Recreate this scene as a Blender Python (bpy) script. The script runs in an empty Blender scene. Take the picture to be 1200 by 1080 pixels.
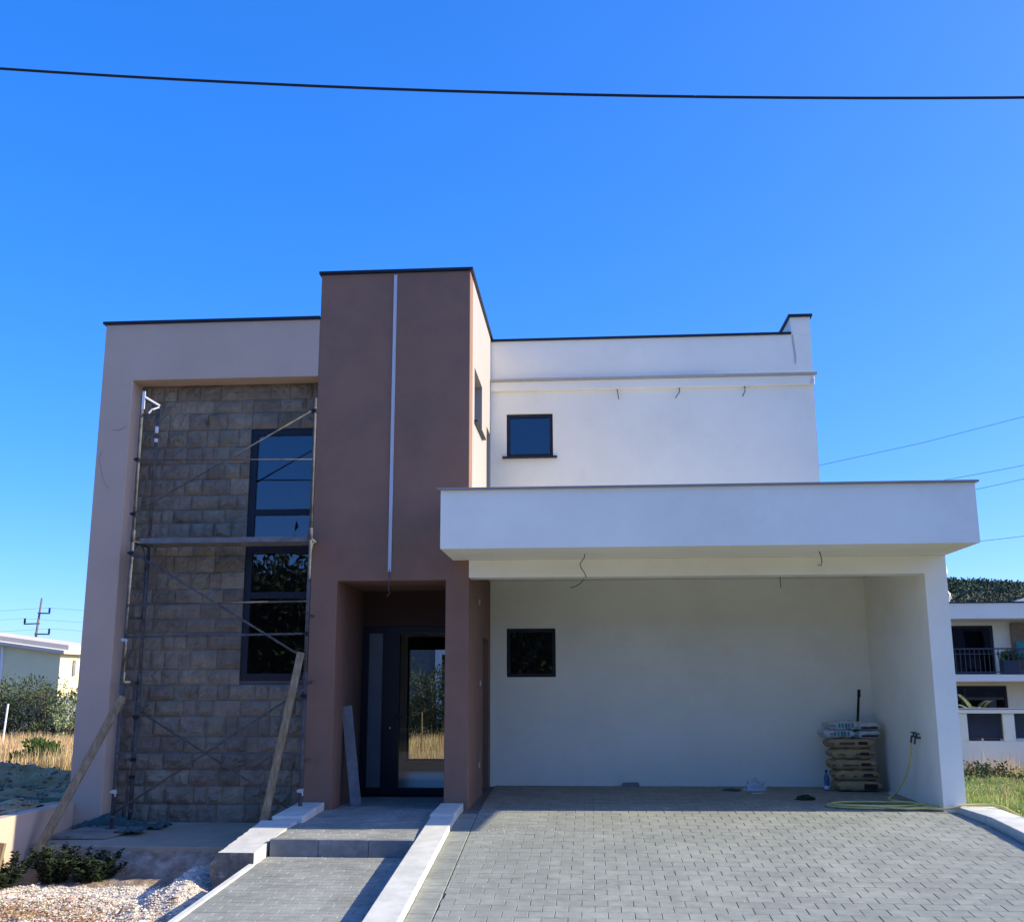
import bpy, math, random
from mathutils import Vector, Matrix, noise
R = math.radians
random.seed(7)
scene = bpy.context.scene
col = scene.collection

# ------------------------------------------------------------------ helpers
WL = {}          # world location of every object (rotations stay zero)

def tag(o, label=None, cat=None, group=None, kind=None):
    if label: o['label'] = label
    if cat: o['category'] = cat
    if group: o['group'] = group
    if kind: o['kind'] = kind
    return o

def empty(name, loc, label=None, cat=None, group=None):
    o = bpy.data.objects.new(name, None)
    o.empty_display_size = .2
    col.objects.link(o)
    o.location = loc
    WL[o] = Vector(loc)
    return tag(o, label, cat, group)

class MB:
    def __init__(s): s.v = []; s.f = []
    def add(s, vs, fs):
        n = len(s.v); s.v += [tuple(v) for v in vs]; s.f += [tuple(i + n for i in f) for f in fs]; return s
    def box(s, x0, x1, y0, y1, z0, z1):
        return s.hexa([(x0,y0,z0),(x1,y0,z0),(x1,y1,z0),(x0,y1,z0),(x0,y0,z1),(x1,y0,z1),(x1,y1,z1),(x0,y1,z1)])
    def hexa(s, p):
        return s.add(p, [(0,3,2,1),(4,5,6,7),(0,1,5,4),(1,2,6,5),(2,3,7,6),(3,0,4,7)])
    def beam(s, a, b, w, h, roll=(0,0,1)):
        a = Vector(a); b = Vector(b); d = (b-a).normalized(); up = Vector(roll)
        sx = d.cross(up).normalized(); sz = sx.cross(d).normalized()
        sx *= w/2; sz *= h/2
        return s.hexa([a-sx-sz, b-sx-sz, b+sx-sz, a+sx-sz, a-sx+sz, b-sx+sz, b+sx+sz, a+sx+sz])
    def tube(s, pts, r, n=10, cap=True):
        pts = [Vector(p) for p in pts]
        rr = r if isinstance(r, (list, tuple)) else [r]*len(pts)
        vs = []; prev = None
        for i, p in enumerate(pts):
            d = (pts[min(i+1, len(pts)-1)] - pts[max(i-1, 0)]).normalized()
            if prev is None:
                t = Vector((0,0,1)) if abs(d.z) < .9 else Vector((1,0,0))
                sx = d.cross(t).normalized()
            else:
                sx = (prev - d*prev.dot(d)).normalized()
            prev = sx; sy = d.cross(sx)
            for k in range(n):
                a = 2*math.pi*k/n
                vs.append(p + (sx*math.cos(a)+sy*math.sin(a))*rr[i])
        fs = []
        for i in range(len(pts)-1):
            for k in range(n):
                fs.append((i*n+k, i*n+(k+1)%n, (i+1)*n+(k+1)%n, (i+1)*n+k))
        if cap:
            fs.append(tuple(range(n-1, -1, -1))); fs.append(tuple((len(pts)-1)*n+k for k in range(n)))
        return s.add(vs, fs)
    def lathe(s, c, prof, n=16):
        vs = []; fs = []
        for (r, z) in prof:
            for k in range(n):
                a = 2*math.pi*k/n; vs.append((c[0]+r*math.cos(a), c[1]+r*math.sin(a), c[2]+z))
        for i in range(len(prof)-1):
            for k in range(n): fs.append((i*n+k, i*n+(k+1)%n, (i+1)*n+(k+1)%n, (i+1)*n+k))
        fs.append(tuple(range(n-1,-1,-1))); fs.append(tuple((len(prof)-1)*n+k for k in range(n)))
        return s.add(vs, fs)
    def leaf(s, p, d, L, w, nrm=None, fold=.25):
        p = Vector(p); d = Vector(d).normalized()
        nr = Vector(nrm) if nrm is not None else Vector((random.gauss(0,1), random.gauss(0,1), random.gauss(0,1)))
        sx = d.cross(nr)
        if sx.length < 1e-4: sx = d.cross(Vector((0.3,.8,.5)))
        sx.normalize(); up = sx.cross(d)
        m = p + d*L*.5
        return s.add([p, m+sx*w/2+up*w*fold, p+d*L, m-sx*w/2+up*w*fold], [(0,1,2),(0,2,3)])
    def stone(s, c, r, sq=.7):
        # small rough chunk
        n = 5; vs = [(c[0], c[1], c[2]+r*sq)]
        ph = random.random()*6
        for k in range(n):
            a = ph + 2*math.pi*k/n; q = r*random.uniform(.7,1.25)
            vs.append((c[0]+q*math.cos(a), c[1]+q*math.sin(a)*random.uniform(.7,1.1), c[2]+r*random.uniform(-.1,.3)*sq))
        vs.append((c[0], c[1], c[2]-r*sq*.7))
        fs = [(0,1+k,1+(k+1)%n) for k in range(n)] + [(n+1,1+(k+1)%n,1+k) for k in range(n)]
        return s.add(vs, fs)
    def build(s, name, mat, parent=None, smooth=False, bevel=0, seg=2, **kw):
        xs = [v[0] for v in s.v]; ys = [v[1] for v in s.v]; zs = [v[2] for v in s.v]
        c = Vector(((min(xs)+max(xs))/2, (min(ys)+max(ys))/2, min(zs)))
        me = bpy.data.meshes.new(name)
        me.from_pydata([(v[0]-c.x, v[1]-c.y, v[2]-c.z) for v in s.v], [], s.f)
        me.validate(); me.update()
        me.materials.append(mat)
        if smooth: me.polygons.foreach_set('use_smooth', [True]*len(me.polygons))
        o = bpy.data.objects.new(name, me)
        col.objects.link(o)
        if parent is not None:
            o.parent = parent; o.location = c - WL[parent]
        else:
            o.location = c
        WL[o] = c
        if bevel:
            b = o.modifiers.new('edge', 'BEVEL'); b.width = bevel; b.segments = seg; b.limit_method = 'ANGLE'
            b.angle_limit = R(40); b.use_clamp_overlap = True
        return tag(o, **kw) if kw else o

def panelY(mb, y0, y1, x0, x1, z0, z1, holes=()):
    """wall slab in the XZ plane between y0 and y1 with rectangular holes"""
    xs = sorted({x0, x1, *[h[0] for h in holes], *[h[1] for h in holes]})
    zs = sorted({z0, z1, *[h[2] for h in holes], *[h[3] for h in holes]})
    xs = [x for x in xs if x0-1e-6 <= x <= x1+1e-6]; zs = [z for z in zs if z0-1e-6 <= z <= z1+1e-6]
    _panel(mb, xs, zs, holes, lambda u, w, t: (u, (y0, y1)[t], w), False)
    return mb
def panelX(mb, xa, xb, y0, y1, z0, z1, holes=()):
    ys = sorted({y0, y1, *[h[0] for h in holes], *[h[1] for h in holes]})
    zs = sorted({z0, z1, *[h[2] for h in holes], *[h[3] for h in holes]})
    ys = [x for x in ys if y0-1e-6 <= x <= y1+1e-6]; zs = [z for z in zs if z0-1e-6 <= z <= z1+1e-6]
    _panel(mb, ys, zs, holes, lambda u, w, t: ((xa, xb)[t], u, w), True)
    return mb
def _panel(mb, us, ws, holes, P, flip):
    nu, nw = len(us), len(ws)
    base = len(mb.v)
    for t in (0, 1):
        for w in ws:
            for u in us: mb.v.append(P(u, w, t))
    idx = lambda i, j, t: base + t*nu*nw + j*nu + i
    def solid(i, j):
        if i < 0 or j < 0 or i >= nu-1 or j >= nw-1: return False
        cu = (us[i]+us[i+1])/2; cw = (ws[j]+ws[j+1])/2
        return not any(h[0] < cu < h[1] and h[2] < cw < h[3] for h in holes)
    def F(*a): mb.f.append(tuple(a) if not flip else tuple(reversed(a)))
    for i in range(nu-1):
        for j in range(nw-1):
            if not solid(i, j): continue
            F(idx(i,j,0), idx(i+1,j,0), idx(i+1,j+1,0), idx(i,j+1,0))
            F(idx(i,j,1), idx(i,j+1,1), idx(i+1,j+1,1), idx(i+1,j,1))
            if not solid(i-1, j): F(idx(i,j,0), idx(i,j+1,0), idx(i,j+1,1), idx(i,j,1))
            if not solid(i+1, j): F(idx(i+1,j,0), idx(i+1,j,1), idx(i+1,j+1,1), idx(i+1,j+1,0))
            if not solid(i, j-1): F(idx(i,j,0), idx(i,j,1), idx(i+1,j,1), idx(i+1,j,0))
            if not solid(i, j+1): F(idx(i,j+1,0), idx(i+1,j+1,0), idx(i+1,j+1,1), idx(i,j+1,1))

# ------------------------------------------------------------------ materials
def mat(name, base, rough=.8, var=.08, vscale=3., bump=.15, bscale=60., island=0., metal=0., spec=.3,
        second=None, sscale=2., slo=.45, shi=.65, stretch=None, bdist=.01, trans=0.):
    m = bpy.data.materials.new(name); m.use_nodes = True
    nt = m.node_tree; N = nt.nodes; Lk = nt.links
    bs = N['Principled BSDF']
    bs.inputs['Roughness'].default_value = rough
    bs.inputs['Metallic'].default_value = metal
    bs.inputs['Specular IOR Level'].default_value = spec
    geo = N.new('ShaderNodeNewGeometry')
    vec = geo.outputs['Position']
    if stretch:
        mp = N.new('ShaderNodeMapping'); mp.inputs['Scale'].default_value = stretch
        Lk.new(vec, mp.inputs['Vector']); vec = mp.outputs['Vector']
    n1 = N.new('ShaderNodeTexNoise'); n1.inputs['Scale'].default_value = vscale; n1.inputs['Detail'].default_value = 6
    n1.inputs['Roughness'].default_value = .65
    Lk.new(vec, n1.inputs['Vector'])
    c = (*base, 1)
    cur = None
    if second:
        n2 = N.new('ShaderNodeTexNoise'); n2.inputs['Scale'].default_value = sscale; n2.inputs['Detail'].default_value = 8
        n2.inputs['Roughness'].default_value = .7
        Lk.new(vec, n2.inputs['Vector'])
        mr = N.new('ShaderNodeMapRange'); mr.inputs['From Min'].default_value = slo; mr.inputs['From Max'].default_value = shi
        Lk.new(n2.outputs['Fac'], mr.inputs['Value'])
        mx = N.new('ShaderNodeMix'); mx.data_type = 'RGBA'
        mx.inputs['A'].default_value = c; mx.inputs['B'].default_value = (*second, 1)
        Lk.new(mr.outputs['Result'], mx.inputs['Factor']); cur = mx.outputs['Result']
    hsv = N.new('ShaderNodeHueSaturation')
    if cur: Lk.new(cur, hsv.inputs['Color'])
    else: hsv.inputs['Color'].default_value = c
    m1 = N.new('ShaderNodeMapRange'); m1.inputs['From Min'].default_value = .3; m1.inputs['From Max'].default_value = .7
    m1.inputs['To Min'].default_value = 1-var; m1.inputs['To Max'].default_value = 1+var
    Lk.new(n1.outputs['Fac'], m1.inputs['Value'])
    val = m1.outputs['Result']
    if island:
        m2 = N.new('ShaderNodeMapRange'); m2.inputs['To Min'].default_value = 1-island; m2.inputs['To Max'].default_value = 1+island
        Lk.new(geo.outputs['Random Per Island'], m2.inputs['Value'])
        mm = N.new('ShaderNodeMath'); mm.operation = 'MULTIPLY'
        Lk.new(val, mm.inputs[0]); Lk.new(m2.outputs['Result'], mm.inputs[1]); val = mm.outputs['Value']
        m3 = N.new('ShaderNodeMapRange'); m3.inputs['To Min'].default_value = .5-island*.06; m3.inputs['To Max'].default_value = .5+island*.06
        wn = N.new('ShaderNodeTexWhiteNoise'); wn.noise_dimensions = '1D'
        Lk.new(geo.outputs['Random Per Island'], wn.inputs['W']); Lk.new(wn.outputs['Value'], m3.inputs['Value'])
        Lk.new(m3.outputs['Result'], hsv.inputs['Hue'])
    Lk.new(val, hsv.inputs['Value'])
    Lk.new(hsv.outputs['Color'], bs.inputs['Base Color'])
    if bump:
        nb = N.new('ShaderNodeTexNoise'); nb.inputs['Scale'].default_value = bscale; nb.inputs['Detail'].default_value = 4
        Lk.new(vec, nb.inputs['Vector'])
        bp = N.new('ShaderNodeBump'); bp.inputs['Strength'].default_value = bump; bp.inputs['Distance'].default_value = bdist
        Lk.new(nb.outputs['Fac'], bp.inputs['Height']); Lk.new(bp.outputs['Normal'], bs.inputs['Normal'])
    if trans:
        tr = N.new('ShaderNodeBsdfTranslucent'); Lk.new(hsv.outputs['Color'], tr.inputs['Color'])
        ms = N.new('ShaderNodeMixShader'); ms.inputs['Fac'].default_value = trans
        Lk.new(bs.outputs['BSDF'], ms.inputs[1]); Lk.new(tr.outputs['BSDF'], ms.inputs[2])
        Lk.new(ms.outputs['Shader'], N['Material Output'].inputs['Surface'])
    return m

def glass_mat(name, tint, refl=1.5, rough=.0):
    m = bpy.data.materials.new(name); m.use_nodes = True
    nt = m.node_tree; N = nt.nodes; Lk = nt.links
    N.remove(N['Principled BSDF'])
    fr = N.new('ShaderNodeFresnel'); fr.inputs['IOR'].default_value = refl
    tr = N.new('ShaderNodeBsdfTransparent'); tr.inputs['Color'].default_value = (*tint, 1)
    gl = N.new('ShaderNodeBsdfGlossy'); gl.inputs['Roughness'].default_value = rough
    gl.inputs['Color'].default_value = (.95,.97,1,1)
    n = N.new('ShaderNodeTexNoise'); n.inputs['Scale'].default_value = 1.3; n.inputs['Detail'].default_value = 1
    geo = N.new('ShaderNodeNewGeometry'); Lk.new(geo.outputs['Position'], n.inputs['Vector'])
    bp = N.new('ShaderNodeBump'); bp.inputs['Strength'].default_value = .05; bp.inputs['Distance'].default_value = .02
    Lk.new(n.outputs['Fac'], bp.inputs['Height']); Lk.new(bp.outputs['Normal'], gl.inputs['Normal'])
    mx = N.new('ShaderNodeMixShader')
    Lk.new(fr.outputs['Fac'], mx.inputs['Fac']); Lk.new(tr.outputs['BSDF'], mx.inputs[1]); Lk.new(gl.outputs['BSDF'], mx.inputs[2])
    Lk.new(mx.outputs['Shader'], N['Material Output'].inputs['Surface'])
    return m

M = {}
M['white'] = mat('white_render', (.87,.86,.72), .88, .05, .8, .25, 260, bdist=.002, second=(.81,.795,.66), sscale=1.0, slo=.5, shi=.7)
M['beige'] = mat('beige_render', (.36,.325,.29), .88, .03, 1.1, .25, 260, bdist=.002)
M['cream'] = mat('cream_render', (.88,.835,.68), .88, .04, .9, .25, 260, bdist=.002, second=(.83,.78,.63), sscale=1.1, slo=.5, shi=.7)
M['greige'] = mat('greige_render', (.52,.40,.30), .9, .06, 1.1, .3, 260, bdist=.002)
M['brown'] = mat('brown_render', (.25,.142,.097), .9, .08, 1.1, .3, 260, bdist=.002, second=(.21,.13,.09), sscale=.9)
M['shadebrown'] = mat('brown_render_shade', (.06,.035,.028), .8, .07, 1.4, .1, 100)  # shade of the entrance recess put into the lintel's brown
M['cap'] = mat('anthracite_flashing', (.018,.024,.04), .45, .05, 5, .02, 30, metal=.3)
M['capgrey'] = mat('grey_flashing', (.30,.29,.28), .5, .08, 5, .03, 30, metal=.4)
M['ledge'] = mat('grey_ledge', (.40,.39,.34), .7, .08, 5, .05, 30)
M['frame'] = mat('anthracite_frame', (.012,.015,.022), .4, .05, 5, .02, 200)
M['inner'] = mat('interior_plaster', (.78,.69,.56), .9, .04, 2, .1, 100)
M['innerfloor'] = mat('interior_screed', (.35,.33,.30), .35, .1, 3, .05, 60, spec=.5)
M['stone'] = mat('rock_faced_stone', (.20,.168,.122), .9, .19, 7, .8, 38, island=.19, second=(.255,.215,.15), sscale=1.6, bdist=.012)
M['mortar'] = mat('stone_mortar', (.11,.10,.09), .95, .1, 5, .4, 60)
M['paver'] = mat('grey_concrete_paver', (.25,.262,.222), .9, .16, 9, .5, 330, island=.07, second=(.30,.312,.262), sscale=1.1, bdist=.002)
M['pathpaver'] = mat('grey_path_paver', (.245,.252,.215), .9, .14, 9, .5, 330, island=.08, second=(.34,.34,.295), sscale=1.6, bdist=.002)
M['sand'] = mat('joint_sand', (.15,.145,.135), .95, .15, 20, .5, 200)
M['kerb'] = mat('pale_cast_concrete', (.62,.61,.525), .85, .12, 6, .5, 90, second=(.52,.51,.44), sscale=2.4, bdist=.003)
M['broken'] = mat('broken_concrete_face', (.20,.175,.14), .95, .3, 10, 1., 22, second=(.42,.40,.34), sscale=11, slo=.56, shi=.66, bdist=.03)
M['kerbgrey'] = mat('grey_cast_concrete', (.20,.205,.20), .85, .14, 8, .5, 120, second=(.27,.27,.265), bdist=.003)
M['concrete'] = mat('screed_apron', (.33,.28,.20), .9, .13, 3, .4, 60, second=(.38,.33,.24), bdist=.004)
M['steel'] = mat('galvanised_steel', (.10,.10,.095), .75, .35, 14, .15, 60, metal=0., spec=.2, second=(.05,.045,.04), sscale=9, slo=.5, shi=.7)
M['plank'] = mat('scaffold_plank', (.17,.175,.175), .65, .25, 10, .2, 50, metal=.3, second=(.38,.38,.37), sscale=14, slo=.6, shi=.75)
M['clamp'] = mat('bright_zinc', (.50,.50,.48), .45, .1, 20, .1, 50, metal=.4)
M['wood'] = mat('weathered_timber', (.23,.165,.085), .85, .25, 4, .5, 30, second=(.33,.26,.16), sscale=3, stretch=(8,8,1.2), bdist=.004)
M['board'] = mat('mortar_board', (.26,.24,.19), .9, .2, 8, .5, 60, second=(.15,.14,.12), sscale=5)
M['black'] = mat('black_rubber', (.012,.012,.013), .55, .05, 5, 0)
M['cable'] = mat('black_cable', (.010,.011,.016), .5, .05, 5, 0)
M['wire'] = mat('grey_wire', (.10,.10,.11), .5, .1, 5, 0)
M['whiteplastic'] = mat('white_plastic', (.75,.75,.75), .4, .03, 5, 0)
M['profile'] = mat('light_profile', (.55,.58,.60), .4, .03, 5, 0, metal=.0)
M['hose'] = mat('yellow_hose', (.74,.58,.20), .45, .12, 9, .1, 60)
M['bagpaper'] = mat('brown_paper_sack', (.42,.30,.15), .8, .14, 9, .6, 30, bdist=.006, island=.06)
M['bagprint'] = mat('dark_print', (.045,.028,.022), .7, .1, 40, .2, 40)
M['redprint'] = mat('dull_red_print', (.20,.06,.045), .7, .1, 40, .2, 40)
M['bagwhite'] = mat('white_woven_sack', (.50,.52,.52), .55, .1, 14, .7, 26, bdist=.006)
M['teal'] = mat('teal_print', (.035,.22,.235), .55, .15, 30, .2, 40)
M['cloth'] = mat('teal_netting', (.045,.10,.10), .9, .3, 12, .7, 30)
M['bottle'] = mat('blue_plastic', (.06,.14,.32), .25, .1, 10, 0, spec=.5)
M['film'] = mat('crumpled_film', (.55,.57,.60), .35, .2, 18, .5, 40)
M['litter'] = mat('pale_offcut', (.62,.60,.56), .8, .15, 10, .4, 40)
M['gravel'] = mat('crushed_limestone', (.62,.55,.47), .95, .22, 22, .9, 90, second=(.40,.33,.275), sscale=4, bdist=.01)
M['chips'] = mat('limestone_chips', (.64,.575,.465), .9, .15, 22, .4, 90, island=.38)
M['dryleaf'] = mat('dry_leaf', (.40,.27,.15), .8, .2, 5, 0, island=.5, trans=.2)
M['soil'] = mat('grey_brown_soil', (.27,.20,.135), .97, .25, 6, .9, 50, second=(.38,.31,.24), sscale=6, bdist=.02)
M['redchips'] = mat('reddish_rubble', (.36,.25,.17), .95, .2, 22, .5, 60, island=.4)
M['earth'] = mat('dry_earth', (.52,.28,.115), .97, .3, 4, .9, 30, second=(.58,.36,.18), sscale=2.2, bdist=.03)
M['ground'] = mat('meadow_ground', (.16,.125,.07), .97, .3, 2, .8, 30, second=(.10,.10,.045), sscale=.4, bdist=.03)
M['asphalt'] = mat('bounce_street', (.42,.385,.32), .9, .2, 30, .7, 250, bdist=.003)  # street colour paled to bounce more light onto the facades
M['drygrass'] = mat('dry_grass', (.74,.53,.27), .8, .15, 1.5, 0, island=.35, second=(.52,.40,.21), sscale=.8, trans=.3)
M['grass'] = mat('green_grass', (.19,.28,.075), .75, .15, 1.5, 0, island=.4, second=(.31,.36,.15), sscale=1.2, trans=.3)
M['hedge'] = mat('hedge_leaf', (.085,.11,.05), .7, .2, 1.2, 0, island=.5, second=(.10,.115,.035), sscale=.7, trans=.25)
M['darkleaf'] = mat('dark_tree_leaf', (.035,.05,.02), .8, .2, 1.2, 0, island=.4)
M['weed'] = mat('dark_weed_leaf', (.032,.052,.022), .7, .2, 1.5, 0, island=.5, trans=.2)
M['bush'] = mat('feathery_bush_leaf', (.085,.15,.035), .7, .2, 1.5, 0, island=.4, trans=.3)
M['palm'] = mat('pale_palm_leaf', (.34,.40,.19), .6, .2, 3, 0, island=.3, trans=.2)
M['bark'] = mat('grey_bark', (.11,.09,.07), .9, .2, 8, .6, 40)
M['hill'] = mat('far_wood', (.055,.085,.045), .9, .3, .25, 0, island=.45, second=(.12,.125,.075), sscale=.08)
M['hillground'] = mat('hill_soil', (.15,.13,.09), .95, .3, .15, 0)
M['paleyellow'] = mat('pale_yellow_render', (.78,.70,.40), .9, .04, 1, .2, 60)
M['roofwhite'] = mat('white_roof_edge', (.62,.55,.44), .7, .06, 2, .1, 40)
M['nwhite'] = mat('neighbour_render', (.80,.79,.66), .9, .05, 1.5, .2, 80)
M['louvre'] = mat('anthracite_louvre', (.05,.058,.075), .5, .1, 5, 0)
M['redbrown'] = mat('terracotta_trim', (.25,.10,.07), .8, .1, 5, .2, 40)
M['polewood'] = mat('grey_pole', (.16,.125,.115), .85, .2, 3, .3, 40)
M['curtain'] = mat('grey_curtain', (.16,.165,.18), .9, .1, 5, .1, 40)
M['glass'] = glass_mat('window_glass', (.55,.60,.65), 1.75)
M['darkglass'] = glass_mat('neighbour_glass', (.35,.38,.42), 1.75)
M['doorglass'] = glass_mat('door_glass', (.82,.84,.82), 1.38)
M['frost'] = mat('frosted_glass', (.13,.16,.17), .25, .1, 3, .05, 90, spec=.6)

# ------------------------------------------------------------------ ground surfaces
Y0 = 12.7
def drive_z(y): return .02 + .065*(y-Y0) if y < Y0 else .02 + .003*(y-Y0)
def path_z(y):
    if y > 10.75: return -.065 + .033*(min(y,Y0)-10.75)+.001
    return -.215 + .055*(y-10.75)
def grav_z(x, y):
    z = -.59
    if y > 11.42: z += min(1, (y-11.42)/.3)*.235
    if y < 10: z += (10-y)*.02
    n = noise.fractal(Vector((x*1.6, y*1.6, 3.1)), .9, 2.1, 5)
    z += n*.05
    # small heap beside the path
    d = math.hypot((x+3.88)/.40, (y-10.62)/.75)
    z += .29*max(0, 1-d)**.9
    d = math.hypot((x+5.4)/1.3, (y-9.4)/.7)
    z += .10*max(0, 1-d)
    z += .018*noise.noise(Vector((x*9, y*9, 1)))
    return z
def terrain_z(x, y):
    n = noise.fractal(Vector((x*.35, y*.35, 0.7)), 1., 2., 4)
    if x > 4.3:          # right garden
        z = -.02 - .02*max(0, y-13) if y > 8 else -.02-.06*(8-y)
        return max(z, -.5) + .03*n
    if y < 7: return -.60
    if x < -6.2:
        z = -.10 + .05*n
        if y < 17: z = -.02 + .10*n
        return z
    if y > 18.2: return -.10 + .05*n
    return -1.1
def grid(mb, x0, x1, nx, y0, y1, ny, zf):
    b = len(mb.v)
    for j in range(ny+1):
        for i in range(nx+1):
            x = x0+(x1-x0)*i/nx; y = y0+(y1-y0)*j/ny
            mb.v.append((x, y, zf(x, y)))
    for j in range(ny):
        for i in range(nx):
            a = b+j*(nx+1)+i; mb.f.append((a, a+1, a+nx+2, a+nx+1))

# one big sheet, fine near the house, coarse far away
def axis(lo, hi, fine0, fine1, step):
    out = []; v = fine0
    while v <= fine1+1e-6: out.append(round(v, 4)); v += step
    s = step; v = fine0
    while v > lo: s *= 1.5; v -= s; out.insert(0, max(v, lo))
    s = step; v = out[-1]
    while v < hi: s *= 1.5; v += s; out.append(min(v, hi))
    return out
gx = axis(-900, 900, -30, 20, .4); gy = axis(-900, 900, 5, 32, .4)
mb = MB()
for y in gy:
    for x in gx:
        z = terrain_z(x, y)
        if y > 40: z = z*max(0, 1-(y-40)/60) - .1*min(1, (y-40)/60)
        mb.v.append((x, y, z))
W = len(gx)
for j in range(len(gy)-1):
    for i in range(W-1): mb.f.append((j*W+i, j*W+i+1, (j+1)*W+i+1, (j+1)*W+i))
mb.build('ground', M['ground'], smooth=True, kind='structure')

# street on the camera's side
mb = MB(); mb.box(-60, 60, -3.5, 6.2, -.62, -.545)
mb.build('street', M['asphalt'], kind='structure')

# bare earth of the neighbouring plot, in the shade of the house
mb = MB()
def earth_z(x, y):
    z = terrain_z(x, y) + .012
    z += .13*noise.fractal(Vector((x*1.3, y*1.3, 9)), .75, 2.1, 6)
    d = math.hypot((x+9.6)/1.9, (y-16.6)/.7); z += .38*max(0, 1-d)
    e = min(1, max(0, 17.9-y + .5*noise.noise(Vector((x, 0, 0)))) )
    z -= (1-e)*.25
    return z
grid(mb, -16, -6.32, 90, 8, 18.4, 90, earth_z)
mb.build('bare_earth', M['earth'], smooth=True, kind='structure')

mb = MB()
for i in range(2600):
    x = random.uniform(-13, -6.4); y = random.uniform(11, 17.8); r = random.choice([.01,.015,.02,.03,.045])
    mb.stone((x, y, earth_z(x, y)+r*.2), r, .7)
mb.build('earth_clods', M['soil'], kind='stuff', label='brown clods and stones scattered over the bare earth at the left', cat='clods')
# rubble strip in front of the left wing
mb = MB(); grid(mb, -6.149, -3.26, 130, 10.9, 11.8, 40, lambda x, y: grav_z(x, y)+.03*min(1,max(-1,(y-11.12+.15*noise.noise(Vector((x*3,0,5))))/.12)))
mb.build('rubble_soil', M['soil'], smooth=True, kind='structure')
mb = MB(); grid(mb, -6.149, -3.26, 130, 6.2, 11.8, 200, grav_z)
mb.build('gravel_bed', M['gravel'], smooth=True, kind='structure')
mb = MB(); rb = MB(); lv = MB()
for i in range(24000):
    x = random.uniform(-6.12, -3.3); y = random.uniform(7.8, 11.68)
    if y > 11.05 and random.random() < .80: continue
    d = math.hypot((x+5.4)/1.5, (y-9.5)/.95)
    pr = max(0, min(1, 1.15-d+.5*noise.noise(Vector((x*2.1, y*2.1, 5)))))
    r = random.choice([.006,.008,.010,.012,.016]) * (2.2 if random.random() < .02 else 1)
    z = grav_z(x, y)
    if random.random() < pr*.75:
        if random.random() < .45: rb.stone((x, y, z+r*.25), r*1.6, .6)
        else: lv.leaf((x, y, z+random.uniform(.004,.03)), (random.gauss(0,1), random.gauss(0,1), random.gauss(.1,.35)), random.uniform(.025,.055), .022, (random.gauss(0,.4), random.gauss(0,.4), 1), .4)
    else: mb.stone((x, y, z+r*.25), r)
mb.build('loose_gravel', M['chips'], kind='stuff', label='pale limestone chips scattered over the gravel bed', cat='gravel')
rb.build('reddish_rubble', M['redchips'], kind='stuff', label='reddish brown clods lying on the gravel in the near left corner', cat='rubble')
lv.build('dry_leaves', M['dryleaf'], kind='stuff', label='curled dry brown leaves on the gravel in the near left corner', cat='leaves')

# driveway: every paver modelled
def pavers(mb, x0, x1, y0, y1, w, d, zf, shear=lambda y: 0., stag=True, lift=0.0, clipx=None):
    rows = int(round((y1-y0)/d)); g = .0035
    for j in range(rows):
        ya = y0 + j*d; yb = ya+d
        off = (w/2 if j % 2 else 0) if stag else 0
        x = x0 - off
        while x < x1-1e-4:
            xa = max(x, x0); xb = min(x+w, x1)
            x += w
            if xb-xa < .02: continue
            s = shear((ya+yb)/2)
            if clipx and ((xa+s) < clipx(ya)[0]-1e-4): 
                xa = clipx(ya)[0]-s
                if xb-xa < .02: continue
            ax, bx, ay, by = xa+g/2+s, xb-g/2+s, ya+.001, yb-.001
            c = .0028; h = random.uniform(-.0012, .0012)+lift
            t1 = random.uniform(-.0012,.0012); t2 = random.uniform(-.0012,.0012)
            def Z(px, py): return zf(py) + h + t1*((px-ax)/w-.5) + t2*((py-ay)/d-.5)
            vs = [(px, py, Z(px,py)) for px, py in ((ax+c,ay+c),(bx-c,ay+c),(bx-c,by-c),(ax+c,by-c))]
            vs += [(px, py, Z(px,py)-.0035) for px, py in ((ax,ay),(bx,ay),(bx,by),(ax,by))]
            vs += [(px, py, Z(px,py)-.03) for px, py in ((ax,ay),(bx,ay),(bx,by),(ax,by))]
            mb.add(vs, [(0,1,2,3),(4,5,1,0),(5,6,2,1),(6,7,3,2),(7,4,0,3),(8,9,5,4),(9,10,6,5),(10,11,7,6),(11,8,4,7)])
def kshear(y): return (11.8-y)*.024          # the kerb and the edge row run slightly askew
mb = MB()
def dz(x, y): return drive_z(y)-.016
grid(mb, -1.62, 4.25, 8, 6.2, 15.47, 60, dz)
mb.build('driveway_bed', M['sand'], kind='structure')
mb = MB()
pavers(mb, -1.60, 4.13, 6.22, 15.46, .20, .165, drive_z, clipx=lambda y: (-1.285+kshear(y),))
mb.build('driveway', M['paver'], kind='structure')
mb = MB()
pavers(mb, -1.495, -1.29, 6.22, 12.4, .205, .105, drive_z, shear=kshear, stag=False)
mb.build('driveway_edge_course', M['paver'], kind='structure')

# footpath with its landing
mb = MB()
grid(mb, -3.235, -1.7, 4, 6.2, 10.74, 20, lambda x,y: path_z(y)-.016)
grid(mb, -3.2, -1.74, 4, 10.80, 14.2, 20, lambda x,y: path_z(y)-.016)
mb.build('footpath_bed', M['sand'], kind='structure')
mb = MB()
pavers(mb, -3.20, -1.70, 6.22, 10.74, .20, .10, path_z)
pavers(mb, -3.18, -1.755, 10.83, 12.72, .20, .10, path_z)
pavers(mb, -3.045, -1.735, 12.72, 14.17, .20, .10, path_z)
mb.build('footpath', M['pathpaver'], kind='structure')
mb = MB()
def slab_line(mb, x0, x1, y0, y1, zf0, zf1, drop):
    mb.hexa([(x0,y0,zf0-drop),(x1,y0,zf0-drop),(x1,y1,zf1-drop),(x0,y1,zf1-drop),(x0,y0,zf0),(x1,y0,zf0),(x1,y1,zf1),(x0,y1,zf1)])
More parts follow.
